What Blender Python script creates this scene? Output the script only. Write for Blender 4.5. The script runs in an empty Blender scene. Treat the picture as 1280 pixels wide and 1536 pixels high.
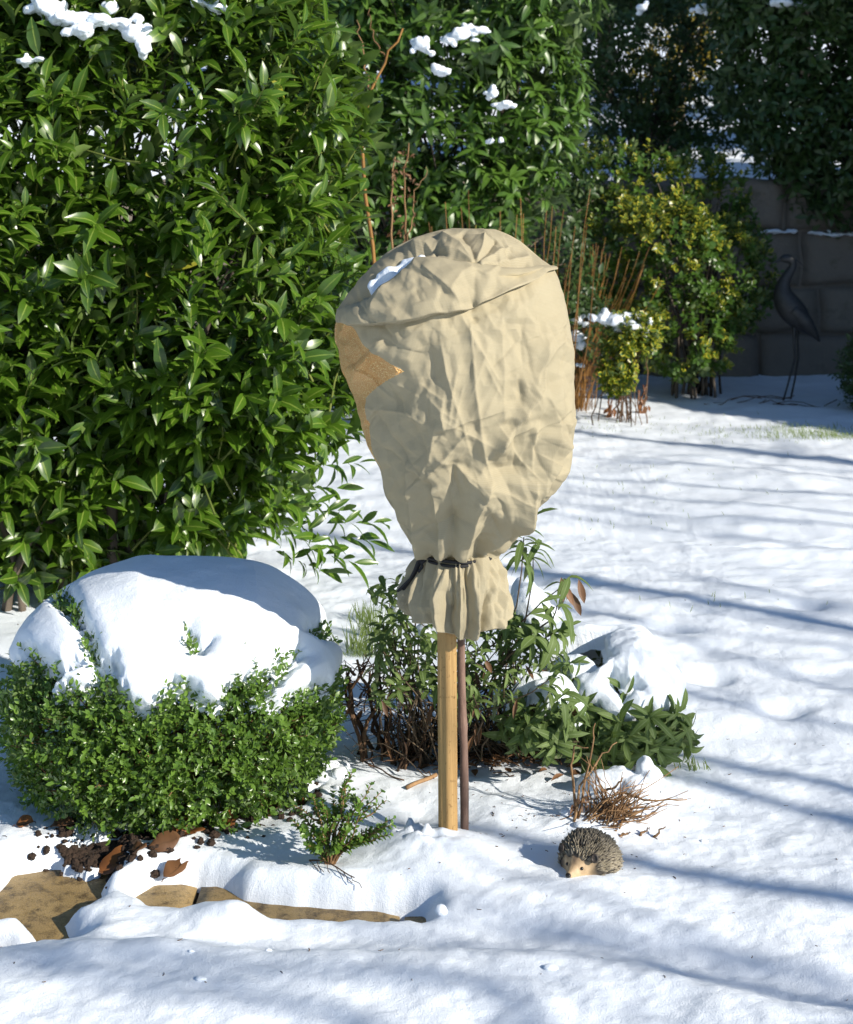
import bpy, math, random
import numpy as np
from mathutils import Vector

C = bpy.context.scene.collection
SC = bpy.context.scene
random.seed(4)
RNG = np.random.default_rng(11)

# ------------------------------------------------------------------ camera, sky, sun, exposure
CAMZ = 1.75                      # eye height over the snow
FPX, CX, HY = 2300.0, 640.0, 270.0   # focal length in photo pixels, centre column, eye-level row
cam_d = bpy.data.cameras.new("camera")
cam = bpy.data.objects.new("camera", cam_d)
C.objects.link(cam)
cam.location = (0, 0, CAMZ)
cam.rotation_euler = (math.pi / 2, 0, 0)
cam_d.sensor_fit = 'VERTICAL'
cam_d.sensor_height = 36.0
cam_d.lens = FPX / 1536 * 36.0
cam_d.shift_y = -(768 - HY) / 1536
cam_d.clip_start, cam_d.clip_end = 0.05, 500
cam_d.dof.use_dof = True
cam_d.dof.focus_distance = 4.0
cam_d.dof.aperture_fstop = 7.1
SC.camera = cam

SUN_EL = math.radians(27.0)
SUN_AZ = math.radians(125.0)     # clockwise from +Y
SUNX, SUNY = math.sin(SUN_AZ), math.cos(SUN_AZ)
TAN = math.tan(SUN_EL)
world = bpy.data.worlds.new("World")
SC.world = world
world.use_nodes = True
wn = world.node_tree
sky = wn.nodes.new('ShaderNodeTexSky')
sky.sky_type = 'NISHITA'
sky.sun_disc = False
sky.sun_elevation = SUN_EL
sky.sun_rotation = SUN_AZ
sky.air_density = 1.0
sky.dust_density = 0.15
sky.ozone_density = 4.0
wn.links.new(sky.outputs[0], wn.nodes['Background'].inputs[0])
wn.nodes['Background'].inputs[1].default_value = 0.092
sun_d = bpy.data.lights.new("sun", 'SUN')
sun_d.energy = 5.0
sun_d.angle = math.radians(0.5)
sun_d.color = (1.0, 0.925, 0.81)
sun = bpy.data.objects.new("sun", sun_d)
C.objects.link(sun)
sdir = Vector((SUNX * math.cos(SUN_EL), SUNY * math.cos(SUN_EL), math.sin(SUN_EL)))
sun.rotation_euler = sdir.to_track_quat('Z', 'Y').to_euler()
SC.view_settings.view_transform = 'Standard'
SC.view_settings.look = 'None'
SC.view_settings.exposure = 0.56
SC.view_settings.gamma = 1.0

# ------------------------------------------------------------------ small maths
def at(px, py, Y):
    """world point at depth Y that the photo shows at pixel px, py"""
    return np.array([(px - CX) / FPX * Y, Y, CAMZ - (py - HY) / FPX * Y])

def ground(px, py, z=0.0):
    Y = FPX * (CAMZ - z) / (py - HY)
    return np.array([(px - CX) / FPX * Y, Y, z])

def nrm(a):
    return a / np.maximum(np.linalg.norm(a, axis=-1, keepdims=True), 1e-9)

def sstep(a, b, x):
    t = np.clip((x - a) / (b - a), 0, 1)
    return t * t * (3 - 2 * t)

def hash3(i, j, k, seed):
    h = (i.astype(np.int64) * 374761393 + j.astype(np.int64) * 668265263 + k.astype(np.int64) * 2147483647 + seed * 974711) & 0xffffffff
    h = ((h ^ (h >> 13)) * 1274126177) & 0xffffffff
    h = ((h ^ (h >> 16)) * 2246822519) & 0xffffffff
    return ((h ^ (h >> 15)) & 0xffffff) / float(0xffffff) * 2 - 1

def vnoise(x, y, z=0.0, seed=0):
    x, y, z = np.broadcast_arrays(np.asarray(x, float), np.asarray(y, float), np.asarray(z, float))
    i, j, k = np.floor(x), np.floor(y), np.floor(z)
    u, v, w = x - i, y - j, z - k
    u, v, w = [t * t * t * (t * (t * 6 - 15) + 10) for t in (u, v, w)]
    r = 0
    for a in (0, 1):
        for b in (0, 1):
            for c in (0, 1):
                r = r + hash3(i + a, j + b, k + c, seed) * (u if a else 1 - u) * (v if b else 1 - v) * (w if c else 1 - w)
    return r

def fbm(x, y, z=0.0, seed=0, octv=4):
    r, a = 0, 0.5
    for o in range(octv):
        f = 2.03 ** o
        r = r + a * vnoise(np.asarray(x) * f + 3.1 * o, np.asarray(y) * f + 1.7 * o, np.asarray(z) * f, seed + o)
        a *= 0.5
    return r

def trinoise(x, y, seed):
    """random heights joined by flat triangles: the facets of creased cloth"""
    sx, sy = x - y / math.sqrt(3), 2 * y / math.sqrt(3)
    i, j = np.floor(sx), np.floor(sy)
    fx, fy = sx - i, sy - j
    k = np.zeros_like(i)
    h00, h10, h01, h11 = (hash3(i + a, j + b, k, seed) for a, b in ((0, 0), (1, 0), (0, 1), (1, 1)))
    lo = h00 * (1 - fx - fy) + h10 * fx + h01 * fy
    hi = h11 * (fx + fy - 1) + h10 * (1 - fy) + h01 * (1 - fx)
    return np.where(fx + fy < 1, lo, hi)

def seg_dist(px, py, poly, closed=False):
    """distance to a polyline, and the position along it 0..1"""
    P = np.array(poly, float)
    if closed:
        P = np.vstack([P, P[:1]])
    best = np.full(np.shape(px), 1e9)
    par = np.zeros(np.shape(px))
    side = np.zeros(np.shape(px))
    n = len(P) - 1
    for i in range(n):
        a, b = P[i], P[i + 1]
        d = b - a
        L2 = d @ d + 1e-12
        t = np.clip(((px - a[0]) * d[0] + (py - a[1]) * d[1]) / L2, 0, 1)
        ex, ey = px - a[0] - t * d[0], py - a[1] - t * d[1]
        e = np.sqrt(ex * ex + ey * ey)
        m = e < best
        best = np.where(m, e, best)
        par = np.where(m, (i + t) / n, par)
        side = np.where(m, np.sign(ex * d[1] - ey * d[0]), side)
    return best, par, side

def poly_sdf(px, py, poly):
    """positive inside"""
    d, _, _ = seg_dist(px, py, poly, True)
    P = np.array(poly, float)
    ins = np.zeros(np.shape(px), bool)
    n = len(P)
    for i in range(n):
        x0, y0 = P[i]
        x1, y1 = P[(i + 1) % n]
        c = ((y0 > py) != (y1 > py)) & (px < (x1 - x0) * (py - y0) / (y1 - y0 + 1e-12) + x0)
        ins ^= c
    return np.where(ins, d, -d)

# ------------------------------------------------------------------ meshes
def mesh_obj(name, V, F, mat, parent=None, attrs=None, smooth=True, uv=None):
    """F: list of index arrays (n,3) and (n,4)"""
    me = bpy.data.meshes.new(name)
    V = np.asarray(V, np.float32)
    F = [np.asarray(f, np.int32) for f in F if len(f)]
    me.vertices.add(len(V))
    me.vertices.foreach_set('co', V.ravel())
    loops = np.concatenate([f.ravel() for f in F])
    tot = np.concatenate([np.full(len(f), f.shape[1], np.int32) for f in F])
    start = np.concatenate([[0], np.cumsum(tot)[:-1]]).astype(np.int32)
    me.loops.add(len(loops))
    me.loops.foreach_set('vertex_index', loops)
    me.polygons.add(len(tot))
    me.polygons.foreach_set('loop_start', start)
    me.polygons.foreach_set('loop_total', tot)
    me.polygons.foreach_set('use_smooth', np.full(len(tot), smooth))
    for k, a in (attrs or {}).items():
        a = np.asarray(a, np.float32)
        if a.ndim == 2:
            me.attributes.new(k, 'FLOAT_COLOR', 'POINT').data.foreach_set('color', a.ravel())
        else:
            me.attributes.new(k, 'FLOAT', 'POINT').data.foreach_set('value', a)
    me.update(calc_edges=True)
    me.validate()
    if mat:
        me.materials.append(mat)
    o = bpy.data.objects.new(name, me)
    C.objects.link(o)
    if parent:
        o.parent = parent
        o.matrix_parent_inverse = parent.matrix_basis.inverted()
    return o

def tag(o, label=None, cat=None, group=None, kind=None):
    for k, v in (('label', label), ('category', cat), ('group', group), ('kind', kind)):
        if v:
            o[k] = v
    return o

def empty(name, loc, label, cat, group=None):
    o = bpy.data.objects.new(name, None)
    C.objects.link(o)
    o.location = loc
    o.empty_display_size = 0.1
    o.matrix_basis  # location only
    return tag(o, label, cat, group)

class Bag:
    """collects shells that make up one mesh"""
    def __init__(s):
        s.V, s.Q, s.T, s.A, s.n = [], [], [], [], 0
    def add(s, V, Q=None, T=None, A=None):
        V = np.asarray(V, float).reshape(-1, 3)
        if Q is not None and len(Q):
            s.Q.append(np.asarray(Q) + s.n)
        if T is not None and len(T):
            s.T.append(np.asarray(T) + s.n)
        s.V.append(V)
        s.A.append(np.zeros((len(V), 4)) if A is None else A)
        s.n += len(V)
    def build(s, name, mat, parent=None, smooth=True):
        if not s.n:
            return None
        F = []
        if s.Q: F.append(np.concatenate(s.Q))
        if s.T: F.append(np.concatenate(s.T))
        return mesh_obj(name, np.concatenate(s.V), F, mat, parent, {'leaf': np.concatenate(s.A)}, smooth)

def grid_faces(nu, nv, wrap=False):
    i = np.arange(nv - 1)[:, None] * nu
    j = np.arange(nu if wrap else nu - 1)[None, :]
    j2 = (j + 1) % nu
    return np.stack([i + j, i + j2, i + nu + j2, i + nu + j], -1).reshape(-1, 4)

def add_tube(bag, pts, rad, sides=6, rnd=None, cap=True, oval=None):
    P = np.asarray(pts, float)
    n = len(P)
    R = np.broadcast_to(np.asarray(rad, float), (n,))
    T = nrm(np.gradient(P, axis=0))
    ref = np.array([0.31, 0.17, 0.93]) if abs(T[0] @ np.array([0.31, 0.17, 0.93])) < 0.9 else np.array([0.9, 0.2, 0.1])
    S, U = np.zeros_like(P), np.zeros_like(P)
    for i in range(n):
        s = ref - T[i] * (ref @ T[i])
        s = s / (np.linalg.norm(s) + 1e-9)
        S[i], U[i] = s, np.cross(T[i], s)
        ref = s
    a = np.arange(sides) / sides * 2 * math.pi
    ring = S[:, None] * np.cos(a)[None, :, None] + U[:, None] * np.sin(a)[None, :, None]
    V = (P[:, None] + ring * R[:, None, None]).reshape(-1, 3)
    Q = grid_faces(sides, n, True)
    T3 = []
    if cap:
        V = np.vstack([V, P[0], P[-1]])
        k = np.arange(sides)
        T3 = np.vstack([np.stack([np.full(sides, n * sides), (k + 1) % sides, k], 1),
                        np.stack([np.full(sides, n * sides + 1), (n - 1) * sides + k, (n - 1) * sides + (k + 1) % sides], 1)])
    A = np.zeros((len(V), 4))
    A[:, 0] = random.random() if rnd is None else rnd
    bag.add(V, Q, T3, A)

def bez(p0, p1, p2, p3, n=8):
    t = np.linspace(0, 1, n)[:, None]
    p0, p1, p2, p3 = (np.asarray(p, float) for p in (p0, p1, p2, p3))
    return p0 * (1 - t) ** 3 + 3 * p1 * t * (1 - t) ** 2 + 3 * p2 * t * t * (1 - t) + p3 * t ** 3

def wander(p0, p1, n=8, amp=0.05, sag=0.0, seed=None):
    t = np.linspace(0, 1, n)
    p0, p1 = np.asarray(p0, float), np.asarray(p1, float)
    L = np.linalg.norm(p1 - p0)
    P = p0 + (p1 - p0) * t[:, None]
    k = np.random.default_rng(seed if seed is not None else random.randrange(10 ** 6))
    for f in (1, 2, 3.3):
        P += np.sin(t[:, None] * math.pi * f + k.uniform(0, 6, 3)) * np.sin(t * math.pi)[:, None] * amp * L / f * k.uniform(-1, 1, 3)
    P[:, 2] -= sag * L * 4 * t * (1 - t)
    return P

def leaf_shape(n):
    t = np.linspace(0, 1, n + 1)
    return t, np.sin(np.pi * np.clip(t, 0, 1) ** 0.85) ** 0.8

def add_leaves(bag, pos, dirs, up, L, W, droop, fold, nl=3, rnd=None, flag=None, rng=RNG, shape=0.85):
    """blade-shaped leaves: pos, dirs, up are (N,3)"""
    N = len(pos)
    if N == 0:
        return
    d = nrm(dirs)
    u = up - d * (up * d).sum(1, keepdims=True)
    u = nrm(u + 1e-6)
    s = np.cross(d, u)
    L, W, droop, fold = (np.broadcast_to(np.asarray(a, float), (N,)) for a in (L, W, droop, fold))
    t = np.linspace(0, 1, nl + 1)
    prof = np.sin(np.pi * t ** shape) ** (0.8 if shape < 1.02 else 0.5)
    prof[0], prof[-1] = 0.06, 0.03
    rnd = rng.random(N) if rnd is None else rnd
    flag = np.zeros(N) if flag is None else flag
    tw = rng.uniform(-0.35, 0.35, N)
    wav = rng.uniform(-0.06, 0.06, N)
    V = np.zeros((N, nl + 1, 3, 3))
    A = np.zeros((N, nl + 1, 3, 4))
    for k in range(nl + 1):
        c = pos + d * (L * t[k] * (1 - 0.25 * droop * t[k]))[:, None] - u * (droop * L * t[k] ** 2 * 0.6)[:, None]
        for j, sg in enumerate((-1, 0, 1)):
            w = W * 0.5 * prof[k] * sg
            lift = fold * W * 0.5 * prof[k] * abs(sg) + tw * w * t[k] + wav * W * sg * math.sin(t[k] * 7)
            V[:, k, j] = c + s * w[:, None] + u * lift[:, None]
            A[:, k, j] = np.stack([rnd, np.full(N, abs(sg)), np.full(N, t[k]), flag], 1)
    base = (np.arange(N) * (nl + 1) * 3)[:, None, None]
    k = np.arange(nl)[None, :, None] * 3
    j = np.arange(2)[None, None, :]
    a = base + k + j
    Q = np.stack([a, a + 1, a + 4, a + 3], -1).reshape(-1, 4)
    bag.add(V.reshape(-1, 3), Q, None, A.reshape(-1, 4))

def add_shoots(bag, base, dirs, length, n, L, W, a0=75, a1=35, droop=0.4, fold=0.3, upz=0.6, nl=3, flag=None, rng=RNG, whorl=False, pair=False, shape=0.85, tone=0.25):
    """leaves set spirally (or in opposite pairs) along short shoots"""
    S = len(base)
    d = nrm(dirs)
    ref = np.where(np.abs(d[:, 2:3]) < 0.9, [[0, 0, 1.0]], [[1.0, 0, 0]])
    e1 = nrm(np.cross(d, ref))
    e2 = np.cross(d, e1)
    ph0 = rng.uniform(0, 6.28, S)
    tone_s = rng.random(S)
    for k in range(n):
        t = (k + 0.5) / n if not whorl else 0.75 + 0.25 * (k + 0.5) / n
        if pair:
            ph = ph0 + (k // 2) * math.pi / 2 + (k % 2) * math.pi + rng.normal(0, 0.15, S)
        else:
            ph = ph0 + k * 2.4 + rng.normal(0, 0.25, S)
        rad = e1 * np.cos(ph)[:, None] + e2 * np.sin(ph)[:, None]
        ang = np.radians(a0 + (a1 - a0) * (k + 0.5) / n + rng.normal(0, 10, S))
        ld = d * np.cos(ang)[:, None] + rad * np.sin(ang)[:, None]
        up = d * np.sin(ang)[:, None] - rad * np.cos(ang)[:, None]
        up = up + np.array([0, 0, upz])
        p = base + d * (np.broadcast_to(length, (S,)) * t)[:, None]
        sc = rng.uniform(0.55, 1.15, S)
        add_leaves(bag, p, ld, up, L * sc, W * sc * rng.uniform(0.85, 1.1, S), droop * rng.uniform(0.3, 1.6, S), fold * rng.uniform(0.3, 1.5, S), nl,
                   np.clip(tone_s * (1 - tone) + rng.random(S) * tone, 0, 1), flag, rng, shape)

def blob_points(blobs, n, rmin=0.7, rng=RNG, back=0.35, deep=0.72):
    """points near the outside of a union of ellipsoids (cx,cy,cz,rx,ry,rz), with outward directions"""
    B = np.array(blobs, float)
    area = (B[:, 3] * B[:, 4] + B[:, 4] * B[:, 5] + B[:, 3] * B[:, 5])
    out_p, out_d = [], []
    have = 0
    while have < n:
        m = 4000
        k = rng.choice(len(B), m, p=area / area.sum())
        d = nrm(rng.normal(size=(m, 3)))
        r = rmin + (1 - rmin) * rng.random(m) ** 0.6
        p = B[k, :3] + d * B[k, 3:] * r[:, None]
        keep = np.ones(m, bool)
        for b in range(len(B)):
            q = np.linalg.norm((p - B[b, :3]) / B[b, 3:], axis=1)
            keep &= ~((q < deep) & (k != b))
        nn = nrm(d / B[k, 3:])
        face = (nn * nrm(p - np.array([0, 0, CAMZ]))).sum(1) < 0.15
        keep &= face | (rng.random(m) < back)
        keep &= p[:, 2] > 0.03
        out_p.append(p[keep]); out_d.append(nn[keep])
        have += keep.sum()
    return np.concatenate(out_p)[:n], np.concatenate(out_d)[:n]

# ------------------------------------------------------------------ materials
def new_mat(name):
    m = bpy.data.materials.new(name)
    m.use_nodes = True
    nt = m.node_tree
    return m, nt, nt.nodes['Principled BSDF'], nt.nodes['Material Output']

def N(nt, typ, **kw):
    n = nt.nodes.new(typ)
    for k, v in kw.items():
        setattr(n, k, v)
    return n

def mixc(nt, fac, a, b):
    m = N(nt, 'ShaderNodeMix', data_type='RGBA')
    for sock, v in ((m.inputs['Factor'], fac), (m.inputs[6], a), (m.inputs[7], b)):
        if isinstance(v, (int, float)):
            sock.default_value = v
        elif isinstance(v, tuple):
            sock.default_value = (*v, 1.0)
        else:
            nt.links.new(v, sock)
    return m.outputs[2]

def math_(nt, op, a, b=0.0, clamp=False):
    m = N(nt, 'ShaderNodeMath', operation=op, use_clamp=clamp)
    for s, v in ((m.inputs[0], a), (m.inputs[1], b)):
        if isinstance(v, (int, float)):
            s.default_value = v
        else:
            nt.links.new(v, s)
    return m.outputs[0]

def noise(nt, scale, detail=4, rough=0.55, vec=None, obj=True):
    n = N(nt, 'ShaderNodeTexNoise')
    n.inputs['Scale'].default_value = scale
    n.inputs['Detail'].default_value = detail
    n.inputs['Roughness'].default_value = rough
    if vec is None:
        vec = N(nt, 'ShaderNodeTexCoord').outputs['Object']
    nt.links.new(vec, n.inputs['Vector'])
    return n

def bump(nt, height, strength, dist, prev=None):
    b = N(nt, 'ShaderNodeBump')
    b.inputs['Strength'].default_value = strength
    b.inputs['Distance'].default_value = dist
    nt.links.new(height, b.inputs['Height'])
    if prev is not None:
        nt.links.new(prev, b.inputs['Normal'])
    return b.outputs[0]

def leaf_mat(name, dark, light, under, rough=0.35, trans=0.2, rib=(0.2, 0.28, 0.06), ribw=0.1, margin=None, spec=0.5, tcol=None):
    m, nt, bs, out = new_mat(name)
    at_ = N(nt, 'ShaderNodeAttribute', attribute_name='leaf')
    sep = N(nt, 'ShaderNodeSeparateColor')
    nt.links.new(at_.outputs['Color'], sep.inputs[0])
    col = mixc(nt, sep.outputs[0], dark, light)
    if name == 'laurel_leaf':
        col = mixc(nt, math_(nt, 'GREATER_THAN', sep.outputs[0], 0.975), col, (0.26, 0.24, 0.03))
    nz = noise(nt, 30, 2)
    col = mixc(nt, math_(nt, 'MULTIPLY', nz.outputs[0], 0.35), col, tuple(c * 1.5 for c in light))
    if ribw:
        f = math_(nt, 'LESS_THAN', sep.outputs[1], ribw)
        col = mixc(nt, math_(nt, 'MULTIPLY', f, 0.75), col, rib)
    if margin:
        f = math_(nt, 'MULTIPLY', math_(nt, 'GREATER_THAN', math_(nt, 'ADD', sep.outputs[1], math_(nt, 'MULTIPLY', math_(nt, 'SUBTRACT', nz.outputs[0], 0.5), 0.9)), 0.55), at_.outputs['Alpha'])
        col = mixc(nt, f, col, margin)
    geo = N(nt, 'ShaderNodeNewGeometry')
    col = mixc(nt, geo.outputs['Backfacing'], col, under)
    nt.links.new(col, bs.inputs['Base Color'])
    r = mixc(nt, geo.outputs['Backfacing'], (rough,) * 3, (0.7,) * 3)
    nt.links.new(r, bs.inputs['Roughness'])
    bs.inputs['Specular IOR Level'].default_value = spec
    if trans:
        tr = N(nt, 'ShaderNodeBsdfTranslucent')
        nt.links.new(mixc(nt, 1.0, col, tcol or tuple(c * 2.2 for c in light)), tr.inputs[0])
        mx = N(nt, 'ShaderNodeMixShader')
        mx.inputs[0].default_value = trans
        nt.links.new(bs.outputs[0], mx.inputs[1])
        nt.links.new(tr.outputs[0], mx.inputs[2])
        nt.links.new(mx.outputs[0], out.inputs[0])
    return m

def bark_mat(name, dark, light, scale=40, rough=0.85, stretch=(1, 1, 0.2), bumpd=0.004):
    m, nt, bs, out = new_mat(name)
    tc = N(nt, 'ShaderNodeTexCoord')
    mp = N(nt, 'ShaderNodeMapping')
    mp.inputs['Scale'].default_value = stretch
    nt.links.new(tc.outputs['Object'], mp.inputs['Vector'])
    n = noise(nt, scale, 5, 0.65, mp.outputs[0])
    at_ = N(nt, 'ShaderNodeAttribute', attribute_name='leaf')
    sep = N(nt, 'ShaderNodeSeparateColor')
    nt.links.new(at_.outputs['Color'], sep.inputs[0])
    f = math_(nt, 'ADD', math_(nt, 'MULTIPLY', n.outputs[0], 1.2), math_(nt, 'MULTIPLY', math_(nt, 'SUBTRACT', sep.outputs[0], 0.75), 0.8), True)
    nt.links.new(mixc(nt, f, dark, light), bs.inputs['Base Color'])
    bs.inputs['Roughness'].default_value = rough
    bs.inputs['Specular IOR Level'].default_value = 0.25
    nt.links.new(bump(nt, n.outputs[0], 0.7, bumpd), bs.inputs['Normal'])
    return m

def snow_mat(name, grain=1.0):
    m, nt, bs, out = new_mat(name)
    tc = N(nt, 'ShaderNodeTexCoord')
    n1 = noise(nt, 260, 3, 0.75, tc.outputs['Object'])
    n2 = noise(nt, 70, 4, 0.6, tc.outputs['Object'])
    n3 = noise(nt, 9, 3, 0.5, tc.outputs['Object'])
    nt.links.new(mixc(nt, n3.outputs[0], (0.78, 0.845, 0.92), (0.83, 0.88, 0.93)), bs.inputs['Base Color'])
    bs.inputs['Roughness'].default_value = 0.55
    bs.inputs['Specular IOR Level'].default_value = 0.3
    b = bump(nt, n2.outputs[0], 0.35 * grain, 0.006)
    b = bump(nt, n1.outputs[0], 0.6 * grain, 0.0036, b)
    nt.links.new(b, bs.inputs['Normal'])
    return m

M = {}
M['snow'] = snow_mat('snow')
M['laurel'] = leaf_mat('laurel_leaf', (0.018, 0.048, 0.005), (0.062, 0.128, 0.008), (0.10, 0.16, 0.03), 0.33, 0.18, (0.20, 0.27, 0.05), 0.10, spec=0.6, tcol=(0.16, 0.30, 0.02))
M['rhodo'] = leaf_mat('rhododendron_leaf', (0.020, 0.060, 0.008), (0.070, 0.135, 0.018), (0.10, 0.15, 0.06), 0.38, 0.15, (0.12, 0.2, 0.05), 0.08)
M['evergreen'] = leaf_mat('dark_evergreen_leaf', (0.014, 0.038, 0.010), (0.045, 0.085, 0.018), (0.07, 0.11, 0.04), 0.45, 0.2, ribw=0)
M['yellowleaf'] = leaf_mat('yellow_autumn_leaf', (0.16, 0.13, 0.012), (0.34, 0.27, 0.03), (0.3, 0.24, 0.05), 0.5, 0.35, ribw=0)
M['euonymus'] = leaf_mat('variegated_leaf', (0.028, 0.070, 0.010), (0.065, 0.13, 0.020), (0.10, 0.15, 0.05), 0.35, 0.22, ribw=0, margin=(0.42, 0.38, 0.03), tcol=(0.2, 0.3, 0.03))
M['box'] = leaf_mat('boxwood_leaf', (0.026, 0.078, 0.011), (0.125, 0.215, 0.032), (0.12, 0.18, 0.06), 0.32, 0.2, ribw=0.08, rib=(0.12, 0.2, 0.04), tcol=(0.2, 0.34, 0.03))
M['sage'] = leaf_mat('sage_leaf', (0.040, 0.074, 0.018), (0.115, 0.165, 0.045), (0.17, 0.20, 0.11), 0.62, 0.22, (0.2, 0.26, 0.12), 0.1, spec=0.3, tcol=(0.2, 0.3, 0.05))
M['dryleaf'] = leaf_mat('dry_leaf', (0.045, 0.024, 0.012), (0.16, 0.075, 0.03), (0.13, 0.08, 0.04), 0.6, 0.15, (0.10, 0.05, 0.02), 0.08)
M['russet'] = leaf_mat('russet_leaf', (0.13, 0.05, 0.016), (0.25, 0.10, 0.03), (0.2, 0.11, 0.05), 0.45, 0.12, (0.12, 0.05, 0.02), 0.07)
M['needle'] = leaf_mat('conifer_needle', (0.016, 0.038, 0.012), (0.04, 0.075, 0.02), (0.05, 0.08, 0.04), 0.6, 0.1, ribw=0)
M['grass'] = leaf_mat('winter_grass', (0.06, 0.10, 0.02), (0.15, 0.20, 0.05), (0.12, 0.16, 0.06), 0.5, 0.3, ribw=0)
M['bark'] = bark_mat('grey_bark', (0.045, 0.035, 0.028), (0.16, 0.13, 0.10))
M['twig'] = bark_mat('brown_twig', (0.035, 0.020, 0.012), (0.19, 0.11, 0.06), 120)
M['greenstem'] = bark_mat('green_stem', (0.08, 0.11, 0.02), (0.22, 0.24, 0.06), 60)
M['willow'] = bark_mat('orange_willow_bark', (0.11, 0.05, 0.014), (0.32, 0.165, 0.045), 50, 0.5)
M['sagestem'] = bark_mat('dull_sage_stem', (0.03, 0.022, 0.014), (0.16, 0.115, 0.07), 90)
M['tanstem'] = bark_mat('dry_tan_stem', (0.13, 0.07, 0.032), (0.36, 0.22, 0.11), 90)
M['stembark'] = bark_mat('purplish_brown_bark', (0.075, 0.042, 0.034), (0.28, 0.185, 0.14), 70, 0.75, (1, 1, 0.25), 0.003)

# ------------------------------------------------------------------ setting: snow, soil, path, hillside
HOLES_A = [(-60, 1352), (0, 1350), (28, 1318), (80, 1310), (150, 1308), (158, 1322), (140, 1342), (146, 1360), (112, 1382), (84, 1388), (88, 1408), (102, 1430), (64, 1436), (70, 1410), (42, 1390), (0, 1390), (-60, 1392)]
HOLES_B = [(212, 1350), (240, 1336), (292, 1333), (340, 1346), (366, 1358), (400, 1363), (450, 1368), (520, 1372), (565, 1374), (628, 1384), (632, 1400), (560, 1398), (480, 1396), (410, 1398), (380, 1386), (330, 1378), (284, 1382), (240, 1378), (215, 1364)]
HOLES_C = [(-60, 1428), (0, 1430), (18, 1436), (10, 1462), (-60, 1468)]
def gpoly(poly):
    return [tuple(ground(x, y)[:2]) for x, y in poly]
GHOLES = [[tuple(ground(x, y, -0.07)[:2]) for x, y in p] for p in (HOLES_A, HOLES_B, HOLES_C)]
SOIL_PATCH = gpoly([(98, 1272), (128, 1248), (190, 1230), (300, 1213), (420, 1196), (480, 1176), (474, 1194), (380, 1214), (300, 1236), (250, 1246), (190, 1252), (150, 1268), (125, 1280)])

def bumpat(X, Y, px, py, h, r, ry=None, sharp=1.0):
    g = ground(px, py)
    q = ((X - g[0]) / r) ** 2 + ((Y - g[1]) / (ry or r)) ** 2
    return h * np.exp(-q ** sharp)

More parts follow.
